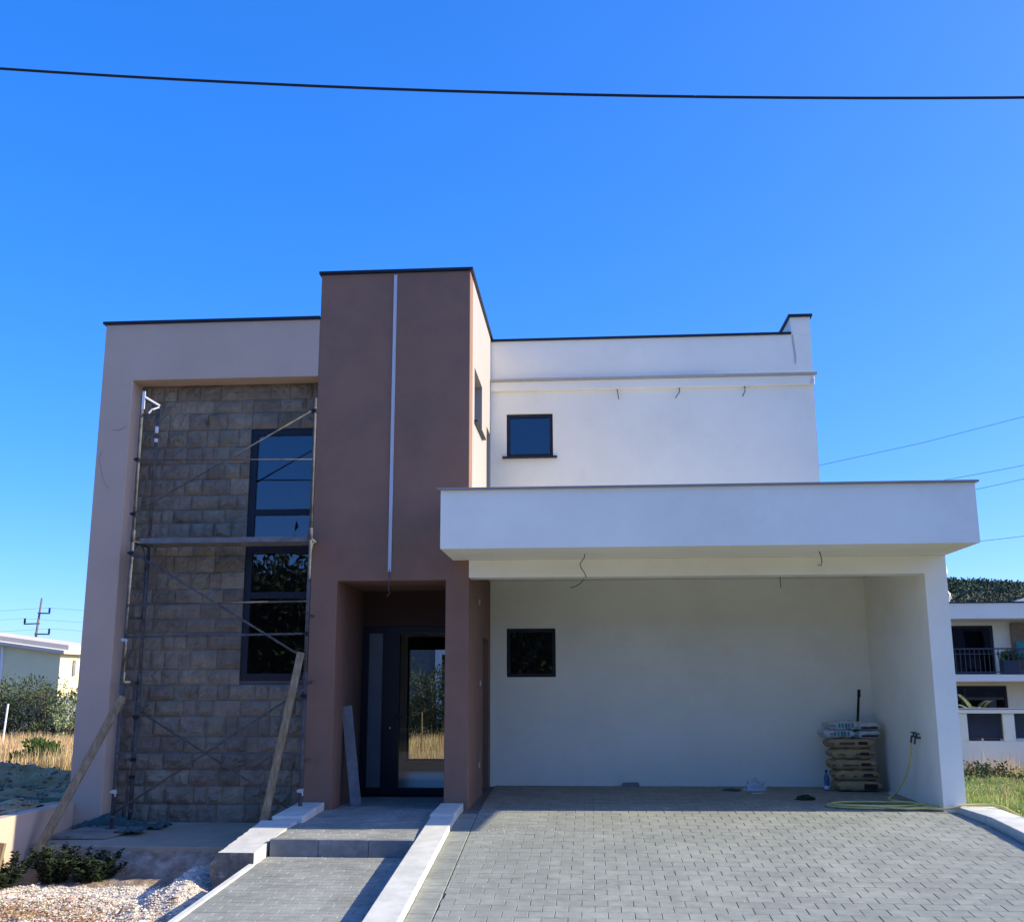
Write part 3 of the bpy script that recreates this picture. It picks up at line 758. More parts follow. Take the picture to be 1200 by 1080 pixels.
# ------------------------------------------------------------------ things in the carport
def pillow(mb, cx, cy, cz, w, d, h, seed, nx=26, ny=16, rot=0., ed=.16, wr=.022):
    top = []; ca, sa = math.cos(rot), math.sin(rot)
    def P(u, v, s):
        ex = (1-abs(2*u-1)**5)**.5 if 0 < u < 1 else 0; ey = (1-abs(2*v-1)**5)**.5 if 0 < v < 1 else 0
        t = h/2*min(1, (ex*ey)**.6+ed*0)
        x = (u-.5)*w*(1-.0*v); y = (v-.5)*d
        n = wr*noise.noise(Vector((x*11+seed, y*11, s*3)))
        return (cx+x*ca-y*sa, cy+x*sa+y*ca, cz+h/2+s*t+n*(1 if t > .01 else .4))
    n0 = len(mb.v)
    for s in (1, -1):
        for j in range(ny+1):
            for i in range(nx+1):
                u = .5-.5*math.cos(math.pi*i/nx); v = .5-.5*math.cos(math.pi*j/ny)
                mb.v.append(P(u, v, s))
    K = (nx+1)*(ny+1)
    for j in range(ny):
        for i in range(nx):
            a = n0+j*(nx+1)+i
            mb.f.append((a, a+1, a+nx+2, a+nx+1)); b_ = a+K; mb.f.append((b_, b_+nx+1, b_+nx+2, b_+1))
    ring = [(i,0) for i in range(nx)]+[(nx,j) for j in range(ny)]+[(i,ny) for i in range(nx,0,-1)]+[(0,j) for j in range(ny,0,-1)]
    L = len(ring)
    for k in range(L):
        i, j = ring[k]; p, q = ring[(k+1) % L]
        a = n0+j*(nx+1)+i; b_ = n0+q*(nx+1)+p
        mb.f.append((a, a+K, b_+K, b_))
def sack(x, y, z, w, d, h, mname, label, seed, rot=0, printm=None, group='cement sacks'):
    t = empty('cement_sack', (x, y, z), label, 'sack', group)
    mb = MB(); pillow(mb, x, y, z, w, d, h, seed, rot=rot); mb.build('sack_body', M[mname], t, smooth=True)
    if printm:
        for (a, b, z0, z1, pm) in printm:
            mb = MB(); ca, sa = math.cos(rot), math.sin(rot)
            n = 6; vs = []
            for q in range(2):
                zz = z+h*(z0 if q == 0 else z1)
                for k in range(n+1):
                    u = a+(b-a)*k/n; bz = abs((z0 if q == 0 else z1)-.5)*2
                    yy = -d/2*(1-.10*bz**3) - .004; xx = u*w/2
                    vs.append((x+xx*ca-yy*sa, y+xx*sa+yy*ca, zz))
            mb.add(vs, [(k, k+1, n+2+k, n+1+k) for k in range(n)])
            mb.build('print', M[pm], t)
    return t
lab = ['bottom brown cement sack resting on the paving in the carport stack','second brown cement sack from the bottom of the stack','middle brown cement sack of the five in the stack','second brown cement sack from the top, below the one with red print','topmost brown cement sack with faint red print, right under the white sacks']
for k in range(5):
    xo = [.05,.03,.0,.0,-.02][k]
    pr = [(.30,.72,.38,.66,'bagprint'),(-.55,.15,.38,.6,'redprint' if k == 4 else 'bagprint')] if k else [(.2,.8,.2,.7,'bagprint')]
    if k < 4: pr = pr[:1]
    sack(3.46+xo, 14.98, .03+k*.136, .58-.02*(k % 2), .42, .142, 'bagpaper', lab[k], k*7.3, printm=pr)
lw = ['lower left white cement sack with teal lettering band','lower right white and dark cement sack','upper left white cement sack with teal lettering band','upper right white and dark cement sack']
def letters(a0, a1, z0, z1, n): 
    out = []
    for k in range(n):
        u0 = a0+(a1-a0)*k/n; u1 = u0+(a1-a0)/n*.62
        out.append((u0, u1, z0, z1, 'teal'))
    return out
k = 0
for lev in (0, 1):
    z = .03+5*.136+.002+lev*.105
    sack(3.32-.02*(1-lev)*2+.02*lev, 14.95, z, .40, .40, .115, 'bagwhite', lw[lev*2], 50+lev*9, rot=.03, printm=letters(-.35,.75,.3,.78,5)); 
    sack(3.665, 14.97, z-.004, .34, .40, .10, 'bagwhite', lw[lev*2+1], 80+lev*9, rot=-.08, printm=[(-.9,-.55,.15,.85,'teal'),(-.4,.85,.2,.45,'bagprint')])
# shovel standing behind the sacks
t = empty('shovel', (3.62, 15.27, .03), 'shovel with a dark handle standing upright behind the cement sacks', 'shovel')
mb = MB(); mb.tube([(3.60,15.26,.30),(3.66,15.30,.85),(3.72,15.34,1.33)], .017, 10); mb.build('handle', M['black'], t, smooth=True)
mb = MB(); mb.tube([(3.715,15.335,1.24),(3.722,15.34,1.34)], .022, 10); mb.build('grip', M['frame'], t, smooth=True)
mb = MB(); mb.hexa([(3.50,15.22,.035),(3.68,15.22,.035),(3.68,15.228,.035),(3.50,15.228,.035),(3.49,15.25,.32),(3.71,15.25,.32),(3.71,15.258,.32),(3.49,15.258,.32)]); mb.build('blade', M['steel'], t, bevel=.003)
# bottle
t = empty('water_bottle', (3.12, 14.93, .028), 'blue plastic water bottle standing left of the cement sacks', 'bottle')
mb = MB(); mb.lathe((3.12,14.93,.028), [(.030,0),(.036,.01),(.036,.07),(.033,.08),(.036,.09),(.036,.15),(.030,.19),(.014,.225),(.013,.24)], 18); mb.build('bottle_body', M['bottle'], t, smooth=True)
mb = MB(); mb.lathe((3.12,14.93,.268), [(.017,0),(.017,.024)], 14); mb.build('cap', M['frame'], t)
mb = MB(); mb.lathe((3.12,14.93,.043), [(.0372,0),(.0372,.05)], 18); mb.build('wrapper', M['whiteplastic'], t, smooth=True)
# crumpled plastic, litter
def crumple(name, c, r, h, m, lb, cat, seed=1, n=30):
    mb = MB(); 
    for j in range(n+1):
        th = math.pi*j/n*.5
        for i in range(2*n):
            ph = math.pi*i/n; q = r*(1+.38*noise.noise(Vector((math.cos(ph)*2.5+seed, math.sin(ph)*2.5, th*3)))+.12*noise.noise(Vector((math.cos(ph)*6, math.sin(ph)*6+seed, th*6))))
            mb.v.append((c[0]+q*math.cos(ph)*math.cos(th), c[1]+q*math.sin(ph)*math.cos(th)*.7, c[2]+h/r*q*math.sin(th)))
    for j in range(n):
        for i in range(2*n):
            a = j*2*n+i; b = j*2*n+(i+1) % (2*n); mb.f.append((a, b, b+2*n, a+2*n))
    mb.build(name, M[m], label=lb, cat=cat, smooth=True)
crumple('plastic_bag', (2.17,14.95,.025), .14, .13, 'film', 'crumpled clear plastic bag on the paving near the carport back wall', 'bag', 3)
crumple('leaf_scrap', (1.86,14.88,.022), .13, .028, 'cloth', 'dark green flat scrap on the paving left of the plastic bag', 'scrap', 8)
crumple('leaf_scrap', (2.62,13.85,.022), .12, .05, 'weed', 'dark green scrap on the paving at the left end of the yellow hose coil', 'scrap', 12)
mb = MB(); mb.hexa([(2.07,14.5,.024),(2.2,14.5,.024),(2.2,14.53,.024),(2.07,14.54,.024),(2.07,14.5,.036),(2.2,14.5,.034),(2.2,14.53,.034),(2.07,14.54,.036)])
mb.build('offcut', M['litter'], label='thin pale strip on the paving in front of the plastic bag', cat='offcut', group='offcuts on the gravel')
mb = MB(); mb.hexa([(.40,15.36,.02),(.66,15.36,.02),(.66,15.468,.02),(.40,15.468,.02),(.42,15.38,.075),(.64,15.37,.08),(.64,15.468,.08),(.42,15.468,.075)])
mb.build('mortar_lump', M['kerbgrey'], bevel=.01, label='low grey concrete block at the foot of the carport back wall', cat='block')
mb = MB(); mb.hexa([(3.82,14.55,.024),(3.90,14.5,.024),(3.91,14.54,.024),(3.84,14.6,.024),(3.82,14.55,.05),(3.90,14.5,.04),(3.91,14.54,.04),(3.84,14.6,.06)])
mb.build('offcut', M['litter'], label='small pale offcut on the paving between the sacks and the side wall', cat='offcut')
# specks of mortar on the driveway
mb = MB(); rnd = random.Random(3)
for i in range(420):
    if i < 260: x = rnd.uniform(-1.22,-.35); y = 11.5+rnd.gauss(0,.14)
    else: x = rnd.uniform(-3.1,3.9); y = rnd.uniform(8,13)
    if -1.8 < x < -1.25: continue
    z = drive_z(y) if x > -1.3 else path_z(y)
    mb.stone((x, y, z+.001), rnd.choice([.003,.004,.006,.009]), .35)
mb.build('mortar_specks', M['litter'], kind='stuff', label='pale crumbs of mortar scattered on the driveway and path paving', cat='mortar crumbs')

# tap and hose
t = empty('wall_tap', (3.925, 13.42, .80), 'double garden tap with dark handles on the carport side wall', 'tap')
for (y, zz) in ((13.50,.80),(13.36,.79)):
    mb = MB(); mb.tube([(3.926,y,zz),(3.86,y,zz)], .013, 10); mb.tube([(3.865,y,zz+.01),(3.855,y,zz-.04),(3.85,y,zz-.075)], .012, 10); mb.build('spout', M['steel'], t, smooth=True)
    mb = MB(); mb.tube([(3.885,y,zz),(3.885,y,zz+.045)], .008, 8); mb.box(3.86,3.91,y-.035,y+.035,zz+.04,zz+.052); mb.build('tap_handle', M['black'], t, bevel=.003)
pts = [(3.85,13.50,.725),(3.845,13.51,.62),(3.83,13.55,.48),(3.80,13.62,.34),(3.74,13.72,.18),(3.66,13.80,.07),(3.58,13.78,.035)]
def loop(cx, cy, rx, ry, z, n, turns, seed, ph=0):
    out = []
    N_ = int(n*turns)
    for k in range(N_):
        a = ph-2*math.pi*k/n; q = 1+.10*noise.noise(Vector((k*.13, seed, 0)))
        sq = 1-.04*k/n
        out.append((cx+rx*q*sq*math.cos(a)+.05*noise.noise(Vector((k*.05, seed, 3))), cy+ry*q*sq*math.sin(a), z+.012*abs(noise.noise(Vector((k*.3, seed, 8))))))
    return out
l1 = loop(3.33,13.12,.60,.33,.038, 36, 2.0, 1, .6); l2 = loop(3.28,13.05,.52,.24,.062, 36, 1.6, 4, 1.0); l3 = loop(3.58,12.86,.30,.15,.05, 30, 2.2, 7, 2.5)
tail = [(3.72,12.80,.05),(3.85,12.66,.05),(4.03,12.60,.07),(4.10,12.60,.105),(4.25,12.61,.11),(4.40,12.60,.108),(4.50,12.50,.10),(4.55,12.40,.06),(4.60,12.28,.03),(4.68,12.2,-.0)]
allp = pts+l1+l2+l3+tail
def smooth_pts(P, it=2):
    P = [Vector(p) for p in P]
    for _ in range(it):
        Q = [P[0]]
        for i in range(len(P)-1): Q += [P[i]*.75+P[i+1]*.25, P[i]*.25+P[i+1]*.75]
        Q.append(P[-1]); P = Q
    return P
mb = MB(); mb.tube(smooth_pts(allp, 2), .0115, 8)
mb.build('garden_hose', M['hose'], smooth=True, label='yellow garden hose coiled on the paving and rising to the wall tap', cat='hose')

# ------------------------------------------------------------------ vegetation
def blades(mb, x0, x1, y0, y1, n, hmin, hmax, w, zf, lean=.35, keep=None):
    for i in range(n):
        x = random.uniform(x0, x1); y = random.uniform(y0, y1)
        if keep and not keep(x, y): continue
        h = random.uniform(hmin, hmax)*(1+.4*noise.noise(Vector((x*.8, y*.8, 0))))
        a = random.uniform(0, 6.28); L = random.uniform(.0, lean)*h; z = zf(x, y)-.02
        dx, dy = math.cos(a), math.sin(a); ww = w*random.uniform(.6, 1.3)
        mx, my = x+dx*L*.35, y+dy*L*.35
        b = random.uniform(0, 3.14); sx, sy = math.cos(b)*ww/2, math.sin(b)*ww/2
        mb.add([(x-sx,y-sy,z),(x+sx,y+sy,z),(mx+sx*.7,my+sy*.7,z+h*.6),(mx-sx*.7,my-sy*.7,z+h*.6),(x+dx*L,y+dy*L,z+h)],[(0,1,2,3),(3,2,4)])
mb = MB()
blades(mb, -17.5, 3.4, 18.35, 26.5, 62000, .22, .46, .016, terrain_z, .3, keep=lambda x, y: y > 18.4+.7*noise.noise(Vector((x*.7,1,0))) and not(x>-2 and random.random()<.6))
mb.build('dry_grass', M['drygrass'], kind='stuff', label='golden dry grass field behind the house', cat='grass')
mb = MB()
blades(mb, -14, -7.4, 17.6, 19.4, 5500, .06, .16, .014, terrain_z, .6, keep=lambda x, y: noise.noise(Vector((x*1.3,y*1.3,4))) > -.1)
blades(mb, -13, -6.5, 11.5, 17.4, 900, .04, .10, .012, earth_z, .6, keep=lambda x, y: noise.noise(Vector((x*.9,y*.9,6))) > .15)
mb.build('low_green_grass', M['grass'], kind='stuff', label='thin green grass along the near edge of the dry field', cat='grass')
mb = MB()
blades(mb, 4.52, 12, 9.5, 19.8, 60000, .04, .13, .013, lambda x, y: terrain_z(x,y), .9)
for i in range(26000):
    x = random.uniform(4.52, 11.5); y = random.uniform(10, 19.8); q = .5+noise.noise(Vector((x*1.1, y*1.1, 3)))
    if random.random() > q+.35: continue
    mb.leaf((x,y,terrain_z(x,y)+random.uniform(0,.16)*max(.2,q)), (random.gauss(0,1),random.gauss(0,1),random.gauss(.5,.5)), random.uniform(.03,.075), .025)
mb.build('green_grass', M['grass'], kind='stuff', label='green weedy grass on the plot right of the driveway', cat='grass')
mb = MB()
blades(mb, 4.6, 12, 12.5, 19.85, 2600, .10, .24, .008, lambda x, y: terrain_z(x,y), .6)
blades(mb, 4.6, 12, 18.8, 19.85, 1500, .20, .45, .009, lambda x, y: terrain_z(x,y), .5)
mb.build('straw_weeds', M['drygrass'], kind='stuff', label='straw coloured dead weeds among the green grass by the louvred wall', cat='weeds')
mb = MB()
for i in range(9000):
    x = random.uniform(5.2, 12); y = random.uniform(17.6, 19.85); q = .5+noise.noise(Vector((x*1.2,y*.8,2)))
    if q < .35: continue
    mb.leaf((x,y,terrain_z(x,y)+random.uniform(0,.34)*q), (random.gauss(0,1),random.gauss(0,1),random.gauss(.4,.6)), random.uniform(.04,.08), .035)
mb.build('dark_ground_cover', M['weed'], kind='stuff', label='dark leafy ground cover at the foot of the louvred wall', cat='ground cover')

# far hedge: one shrub after another
def shrub(x, y, w, h, n, m, name, lb, cat, group, lf=.09, z0=None, seed=0, stemn=5, up=.2, lo=.05):
    zb = terrain_z(x, y) if z0 is None else z0
    t = empty(name, (x, y, zb), lb, cat, group)
    st = MB(); rnd = random.Random(seed)
    for k in range(stemn):
        a = rnd.uniform(0, 6.28); q = rnd.uniform(.2,.7)*w/2
        st.tube([(x+.04*math.cos(a),y+.04*math.sin(a),zb-.03),(x+q*.5*math.cos(a),y+q*.5*math.sin(a),zb+h*.45),(x+q*math.cos(a),y+q*math.sin(a),zb+h*.85)], [.018*h,.012*h,.005*h], 5)
    st.build('stem', M['bark'], t, smooth=True)
    b = MB()
    cl = [(rnd.gauss(0,.30)*w, rnd.gauss(0,.26)*w, rnd.uniform(lo,.92)*h, rnd.uniform(.16,.34)*min(w,h)) for _ in range(max(6, int(n/130)))]
    for i in range(n):
        c = cl[i % len(cl)]; r = c[3]
        d = Vector((rnd.gauss(0,1), rnd.gauss(0,1), rnd.gauss(0,1))).normalized()*r*rnd.uniform(.45,1.05)
        p = (x+c[0]+d.x, y+c[1]+d.y, max(zb+.02, zb+c[2]+d.z*.8))
        b.leaf(p, (d.x+rnd.gauss(0,.5)*r, d.y+rnd.gauss(0,.5)*r, d.z+up*r+rnd.gauss(0,.5)*r), lf*rnd.uniform(.6,1.3), lf*.5*rnd.uniform(.7,1.2))
    b.build('foliage', M[m], t)
    return t
hx = -21.5; k = 0
while hx < 2:
    w = 1.5+.5*random.random()
    h = 1.3+.35*random.random()+(.45 if hx > -9 else 0)
    shrub(hx, 27.2+random.uniform(-.3,.3), w*1.2, h, 4200, 'hedge', 'hedge_shrub', 'dark green shrub in the row beyond the dry grass field', 'shrub', 'shrubs beyond the dry grass field', .085, seed=k, lo=0.)
    hx += w*.72; k += 1
shrub(-13.0, 26.3, .9, 1.2, 1800, 'palm', 'yellow_leaved_shrub', 'yellow green shrub just left of the house wall in front of the dark shrubs', 'shrub', None, .09, seed=77)
t = shrub(-10.15, 19.5, .55, .50, 1900, 'bush', 'feathery_bush', 'bright green feathery bush at the near edge of the dry grass', 'bush', None, .07, seed=91, up=1.2)

# weeds beside the low wall
wl = [((-5.98,10.95),.55,.27,'dark leafy weed nearest the far left edge of the gravel'),((-5.62,11.25),.58,.36,'tallest dark leafy weed, below the foot of the leaning plank'),((-5.26,11.32),.60,.29,'dark leafy weed beside the flat board, right of the tallest weed')]
for i, ((x, y), w, h, lb) in enumerate(wl):
    zb = grav_z(x, y)
    t = empty('leafy_weed', (x, y, zb), lb, 'weed', 'weeds along the low wall')
    st = MB(); b = MB(); rnd = random.Random(40+i)
    for k in range(30):
        a = rnd.uniform(0, 6.28); q = rnd.uniform(.15, .6)*w; hh = h*rnd.uniform(.55, 1.1)
        p0 = Vector((x+.3*q*math.cos(a), y+.3*q*math.sin(a), zb-.02)); p1 = Vector((x+q*math.cos(a), y+q*math.sin(a), zb+hh))
        st.tube([p0, p0.lerp(p1,.5)+Vector((0,0,.02)), p1], [.005,.004,.002], 5)
        for j in range(55):
            u = rnd.uniform(.15, 1); p = p0.lerp(p1, u); aa = rnd.uniform(0, 6.28)
            b.leaf(p, (math.cos(aa), math.sin(aa), rnd.uniform(-.2,.7)), rnd.uniform(.035,.07), .034, (rnd.gauss(0,.4), rnd.gauss(0,.4), 1))
    st.build('stem', M['bark'], t); b.build('foliage', M['weed'], t)

# ------------------------------------------------------------------ left background
def rotbox(mb, ox, oy, ang, x0, x1, y0, y1, z0, z1, z1b=None):
    ca, sa = math.cos(ang), math.sin(ang); T = lambda x, y, z: (ox+x*ca-y*sa, oy+x*sa+y*ca, z)
    zb = z1 if z1b is None else z1b
    mb.hexa([T(x0,y0,z0),T(x1,y0,z0),T(x1,y1,z0),T(x0,y1,z0),T(x0,y0,z1),T(x1,y0,z1),T(x1,y1,zb),T(x0,y1,zb)])
BX, BY, SL = -20.4, 40., .134
B = empty('bungalow', (BX, BY, -.1), 'pale yellow bungalow with a shallow sloping roof behind the hedge at the far left', 'house')
def shed(mb, x0, x1, y0, y1, z0, z1):          # box whose top (and bottom, if z0 is None) follows the roof slope
    t = lambda x: z1+(BX-x)*SL
    b_ = (lambda x: z0) if not isinstance(z0, tuple) else (lambda x: z0[0]+(BX-x)*SL)
    mb.hexa([(x0,y0,b_(x0)),(x1,y0,b_(x1)),(x1,y1,b_(x1)),(x0,y1,b_(x0)),(x0,y0,t(x0)),(x1,y0,t(x1)),(x1,y1,t(x1)),(x0,y1,t(x0))])
mb = MB(); shed(mb, BX-6, BX, BY, BY+7, -.3, 2.60); mb.build('wall', M['paleyellow'], B)
mb = MB(); mb.box(BX-6, BX+.03, BY-.03, BY+7, -.31, .95); mb.build('plinth', M['kerbgrey'], B)
mb = MB(); shed(mb, BX-6.4, BX+.25, BY-.25, BY+7.3, (2.601,), 2.72); mb.build('roof', M['roofwhite'], B)
mb = MB(); shed(mb, BX-6, BX-.3, BY+1.2, BY+6.5, (2.721,), 2.90); mb.build('upper_roof', M['roofwhite'], B)
mb = MB(); mb.box(BX-2.35, BX-2.27, BY-.09, BY-.01, .3, 2.85); mb.build('downpipe', M['whiteplastic'], B)
mb = MB(); mb.box(BX-3.1, BX-2.55, BY-.04, BY-.005, 1.95, 2.35); mb.build('window', M['frame'], B)
mb = MB(); mb.box(BX+.005, BX+.05, BY+1.0, BY+1.2, 1.75, 2.35); mb.build('vent_strip', M['kerbgrey'], B)
# another pale building seen through the hall
B = empty('far_building', (-4.5, 41, -.1), 'pale building with a white doorway seen through the glazed front door', 'house')
mb = MB(); panelY(mb, 41, 46, -9.5, 2.5, -.3, 3.3, [(-5.7,-4.9,0,2.5)]); mb.build('wall', M['curtain'], B)
mb = MB(); panelY(mb, 40.9, 41.0, -5.95, -4.7, -.1, 2.75, [(-5.7,-4.95,-.11,2.5)]); mb.build('door_frame', M['whiteplastic'], B)
mb = MB(); mb.box(-9.8,2.8,40.5,46.3,3.301,3.45); mb.build('roof', M['roofwhite'], B)
# stub of the rear garden wall
mb = MB(); mb.box(-9.35, -6.4, 18.35, 18.55, -.2, 1.42)
# fence posts
mb = MB(); mb.tube([(-13.35,23.8,-.2),(-13.28,23.8,1.0)], .022, 6)
mb.build('fence_post', M['whiteplastic'], label='thin pale fence post in the dry grass at the left edge', cat='post')
t = empty('frame_post', (-3.46,22,-.1), 'slim wooden post with a short crosspiece in the dry grass, seen through the front door', 'post')
mb = MB(); mb.tube([(-3.46,22,-.15),(-3.46,22,.86)], .018, 6); mb.build('post', M['wood'], t)
mb = MB(); mb.tube([(-3.66,22,.78),(-3.34,22,.90)], .012, 6); mb.build('crosspiece', M['wood'], t)

# power pole
t = empty('utility_pole', (-32.4,60,-.1), 'slim utility pole with three staggered cross arms above the bungalow roof', 'utility pole')
top = (-32.02,60,6.36)
mb = MB(); mb.tube([(-32.5,60,-.3),top], [.10,.055], 8); mb.build('pole', M['polewood'], t, smooth=True)
def pp(z): u = (z+.3)/6.66; return -32.5+.48*u
arms = [(5.48,.62),(4.88,-.85),(4.28,.80)]
W_ATT = []
for z, L in arms:
    x = pp(z)
    mb = MB(); mb.beam((x-(.1 if L > 0 else -.1),60,z),(x+L,60,z-.02), .07, .07); a_ = mb.build('cross_arm', M['louvre'], t)
    mb = MB(); mb.tube([(x+L*.95,60,z),(x+L*.95,60,z+.10),(x+L*.95,60,z+.17),(x+L*.95,60,z+.30)], [.03,.075,.05,.07], 8); mb.build('insulator', M['black'], a_)
    W_ATT.append((x+L*.95, 60, z+.3))
for i, (a, lb) in enumerate(zip(W_ATT, ('upper overhead wire at the utility pole','left overhead wire at the utility pole','lower overhead wire at the utility pole'))):
    pts = []
    for k in range(41):
        u = (k-20)/20; xx = a[0]+u*60; yy = a[1]-u*u*0+u*12
        s_ = abs(u)
        pts.append((xx, yy, a[2]-2.2*4*(s_*(1-s_))*.5))
    mb = MB(); mb.tube(pts, .006, 4); mb.build('overhead_wire', M['wire'], label=lb, cat='wire', group='overhead wires on the left')

# ------------------------------------------------------------------ right background
B = empty('neighbour_house', (11.5, 29, -.2), 'white two storey neighbouring house with balcony seen right of the carport', 'house')
def nb(name, m, fn, parent=B, **kw): return part(name, M[m], fn, parent=parent, **kw)
YN = 26.
nb('wall', 'nwhite', lambda b: panelY(b, YN+1.2, YN+1.45, 7.6, 15.5, -.4, 2.9, [(8.3, 9.95, 1.62, 2.80), (8.4, 10.15, -.1, 1.34)]))
nb('side_wall', 'nwhite', lambda b: b.box(7.6, 7.85, YN+1.451, 33, -.4, 2.9))
nb('rear_wall', 'nwhite', lambda b: b.box(7.6, 15.5, 33, 33.2, -.4, 2.9))
nb('roof', 'nwhite', lambda b: b.box(7.4, 15.7, YN, 33.4, 2.901, 3.27), bevel=.01)
nb('roof_flashing', 'cap', lambda b: b.box(7.37, 15.73, YN-.03, 33.43, 3.271, 3.30))
nb('balcony_slab', 'nwhite', lambda b: b.box(7.6, 15.5, YN, YN+1.2, 1.44, 1.60), bevel=.01)
nb('stone_panel', 'stone', lambda b: b.box(10.35, 11.6, YN+1.1, YN+1.199, 1.61, 2.85))
def nwin(x0, x1, z0, z1, vb):
    f = window(x0, x1, YN+1.24, z0, z1, .06, name='window', parent=B, vbars=vb, glass='darkglass')
    return f
nwin(8.3, 9.95, 1.62, 2.80, (8.8,)); g = nwin(8.4, 10.15, -.1, 1.34, (9.15,))
nb('curtain', 'curtain', lambda b: b.box(8.45, 9.12, YN+1.36, YN+1.37, -.1, 1.2), parent=g)
nb('curtain', 'curtain', lambda b: b.box(9.65, 9.95, YN+1.36, YN+1.37, -.1, 1.2), parent=g)
nb('interior', 'louvre', lambda b: b.box(7.9, 15.3, YN+2.6, YN+2.7, -.3, 2.85))
def railing(b):
    b.tube([(7.6,YN+.04,2.20),(15.5,YN+.04,2.20)], .018, 6); b.tube([(7.6,YN+.04,1.66),(15.5,YN+.04,1.66)], .012, 6)
    b.tube([(7.6,YN+.04,2.08),(15.5,YN+.04,2.08)], .010, 6)
nb('railing', 'louvre', railing)
def bars_(b):
    x = 7.62
    while x < 15.5: b.box(x-.006, x+.006, YN+.034, YN+.046, 1.61, 2.19); x += .11
nb('railing_bars', 'louvre', bars_)
t = empty('balcony_pot', (10.05, YN+.6, 1.60), 'dark planter with a leafy plant on the neighbouring balcony', 'planter')
mb = MB(); mb.box(9.85,10.25,YN+.45,YN+.75,1.61,1.95); mb.build('pot', M['louvre'], t, bevel=.02)
mb = MB()
for i in range(260): mb.leaf((10.05+random.gauss(0,.1),YN+.6+random.gauss(0,.1),1.93+random.uniform(0,.2)), (random.gauss(0,1),random.gauss(0,1),random.gauss(.5,.6)), .1, .05)
mb.build('foliage', M['bush'], t)
t = empty('balcony_chair', (10.55, YN+.7, 1.60), 'blue chair on the neighbouring balcony at the right edge', 'chair')
mb = MB(); mb.box(10.35,10.75,YN+.5,YN+.9,1.98,2.02); mb.build('seat', M['teal'], t, bevel=.01)
mb = MB(); mb.box(10.35,10.75,YN+.88,YN+.92,2.0,2.4); mb.build('backrest', M['teal'], t, bevel=.01)
for (x, y) in ((10.37,YN+.52),(10.73,YN+.52),(10.37,YN+.88),(10.73,YN+.88)):
    mb = MB(); mb.tube([(x,y,1.6),(x,y,1.98)], .015, 6); mb.build('leg', M['teal'], t)
# small roof of a house further behind
B2 = empty('distant_house', (15.9, 36, -.1), 'small distant house with pale pitched roof above the neighbouring roof at the right edge', 'house')
mb = MB(); mb.box(15.0,20.0,36.6,41.5,-.3,3.95); mb.build('wall', M['nwhite'], B2)
mb = MB(); mb.add([(14.7,36.2,3.93),(20.3,36.2,3.93),(20.3,42,3.93),(14.7,42,3.93),(17.4,39.1,5.0)],[(0,1,4),(1,2,4),(2,3,4),(3,0,4),(3,2,1,0)]); mb.build('roof', M['roofwhite'], B2)

# louvred garden wall
t = empty('louvred_wall', (9.3, 20.1, -.2), 'white garden wall with anthracite louvre panels at the right', 'wall')
mb = MB(); mb.box(6.52, 16, 20, 20.2, -.6, .40); mb.build('base_wall', M['nwhite'], t, bevel=.006)
mb = MB(); mb.box(6.50, 16, 19.975, 20.225, .885, .955); mb.build('coping', M['nwhite'], t, bevel=.006)
mb = MB(); mb.box(6.48, 16, 19.965, 20.235, .956, .975); mb.build('coping_flashing', M['capgrey'], t)
x = 6.56; k = 0
while x < 15:
    w = .20 if k else .16
    mb = MB(); mb.box(x, x+w, 20.0, 20.2, .401, .884); mb.build('pillar', M['nwhite'], t, bevel=.006)
    mb = MB(); xa, xb = x+w, x+w+.62
    mb.box(xa+.004,xa+.03,20.05,20.09,.43,.88); mb.box(xb-.03,xb-.004,20.05,20.09,.43,.88)
    z = .45
    while z < .86:
        mb.hexa([(xa+.03,20.045,z),(xb-.03,20.045,z),(xb-.03,20.085,z+.03),(xa+.03,20.085,z+.03),(xa+.03,20.045,z+.004),(xb-.03,20.045,z+.004),(xb-.03,20.085,z+.034),(xa+.03,20.085,z+.034)]); z += .036
    mb.build('louvre_panel', M['louvre'], t)
    x += w+.62; k += 1
# spiky pale plant behind it
t = empty('palm_shrub', (7.55, 21.2, -.1), 'pale spiky palm shrub behind the louvred wall in front of the neighbouring window', 'palm')
mb = MB(); mb.tube([(7.35,21.2,-.3),(7.3,21.2,.80)], [.09,.06], 8); mb.build('trunk', M['bark'], t, smooth=True)
mb = MB(); rnd = random.Random(9)
for f_ in range(22):
    a = rnd.uniform(0, 6.28); el = rnd.uniform(.1, 1.2); L = rnd.uniform(.5,.85)
    p = Vector((7.3,21.2,.80)); d = Vector((math.cos(a)*math.cos(el), math.sin(a)*math.cos(el), math.sin(el)))
    side = d.cross(Vector((0,0,1))).normalized()
    for q in range(14):
        u = q/14; c = p+d*L*u+Vector((0,0,-.35*u*u*L))
        for s_ in (-1, 1): mb.leaf(c, side*s_+d*.8+Vector((0,0,-.2)), .17*(1-.5*u), .022, (0,0,1))
mb.build('fronds', M['palm'], t)

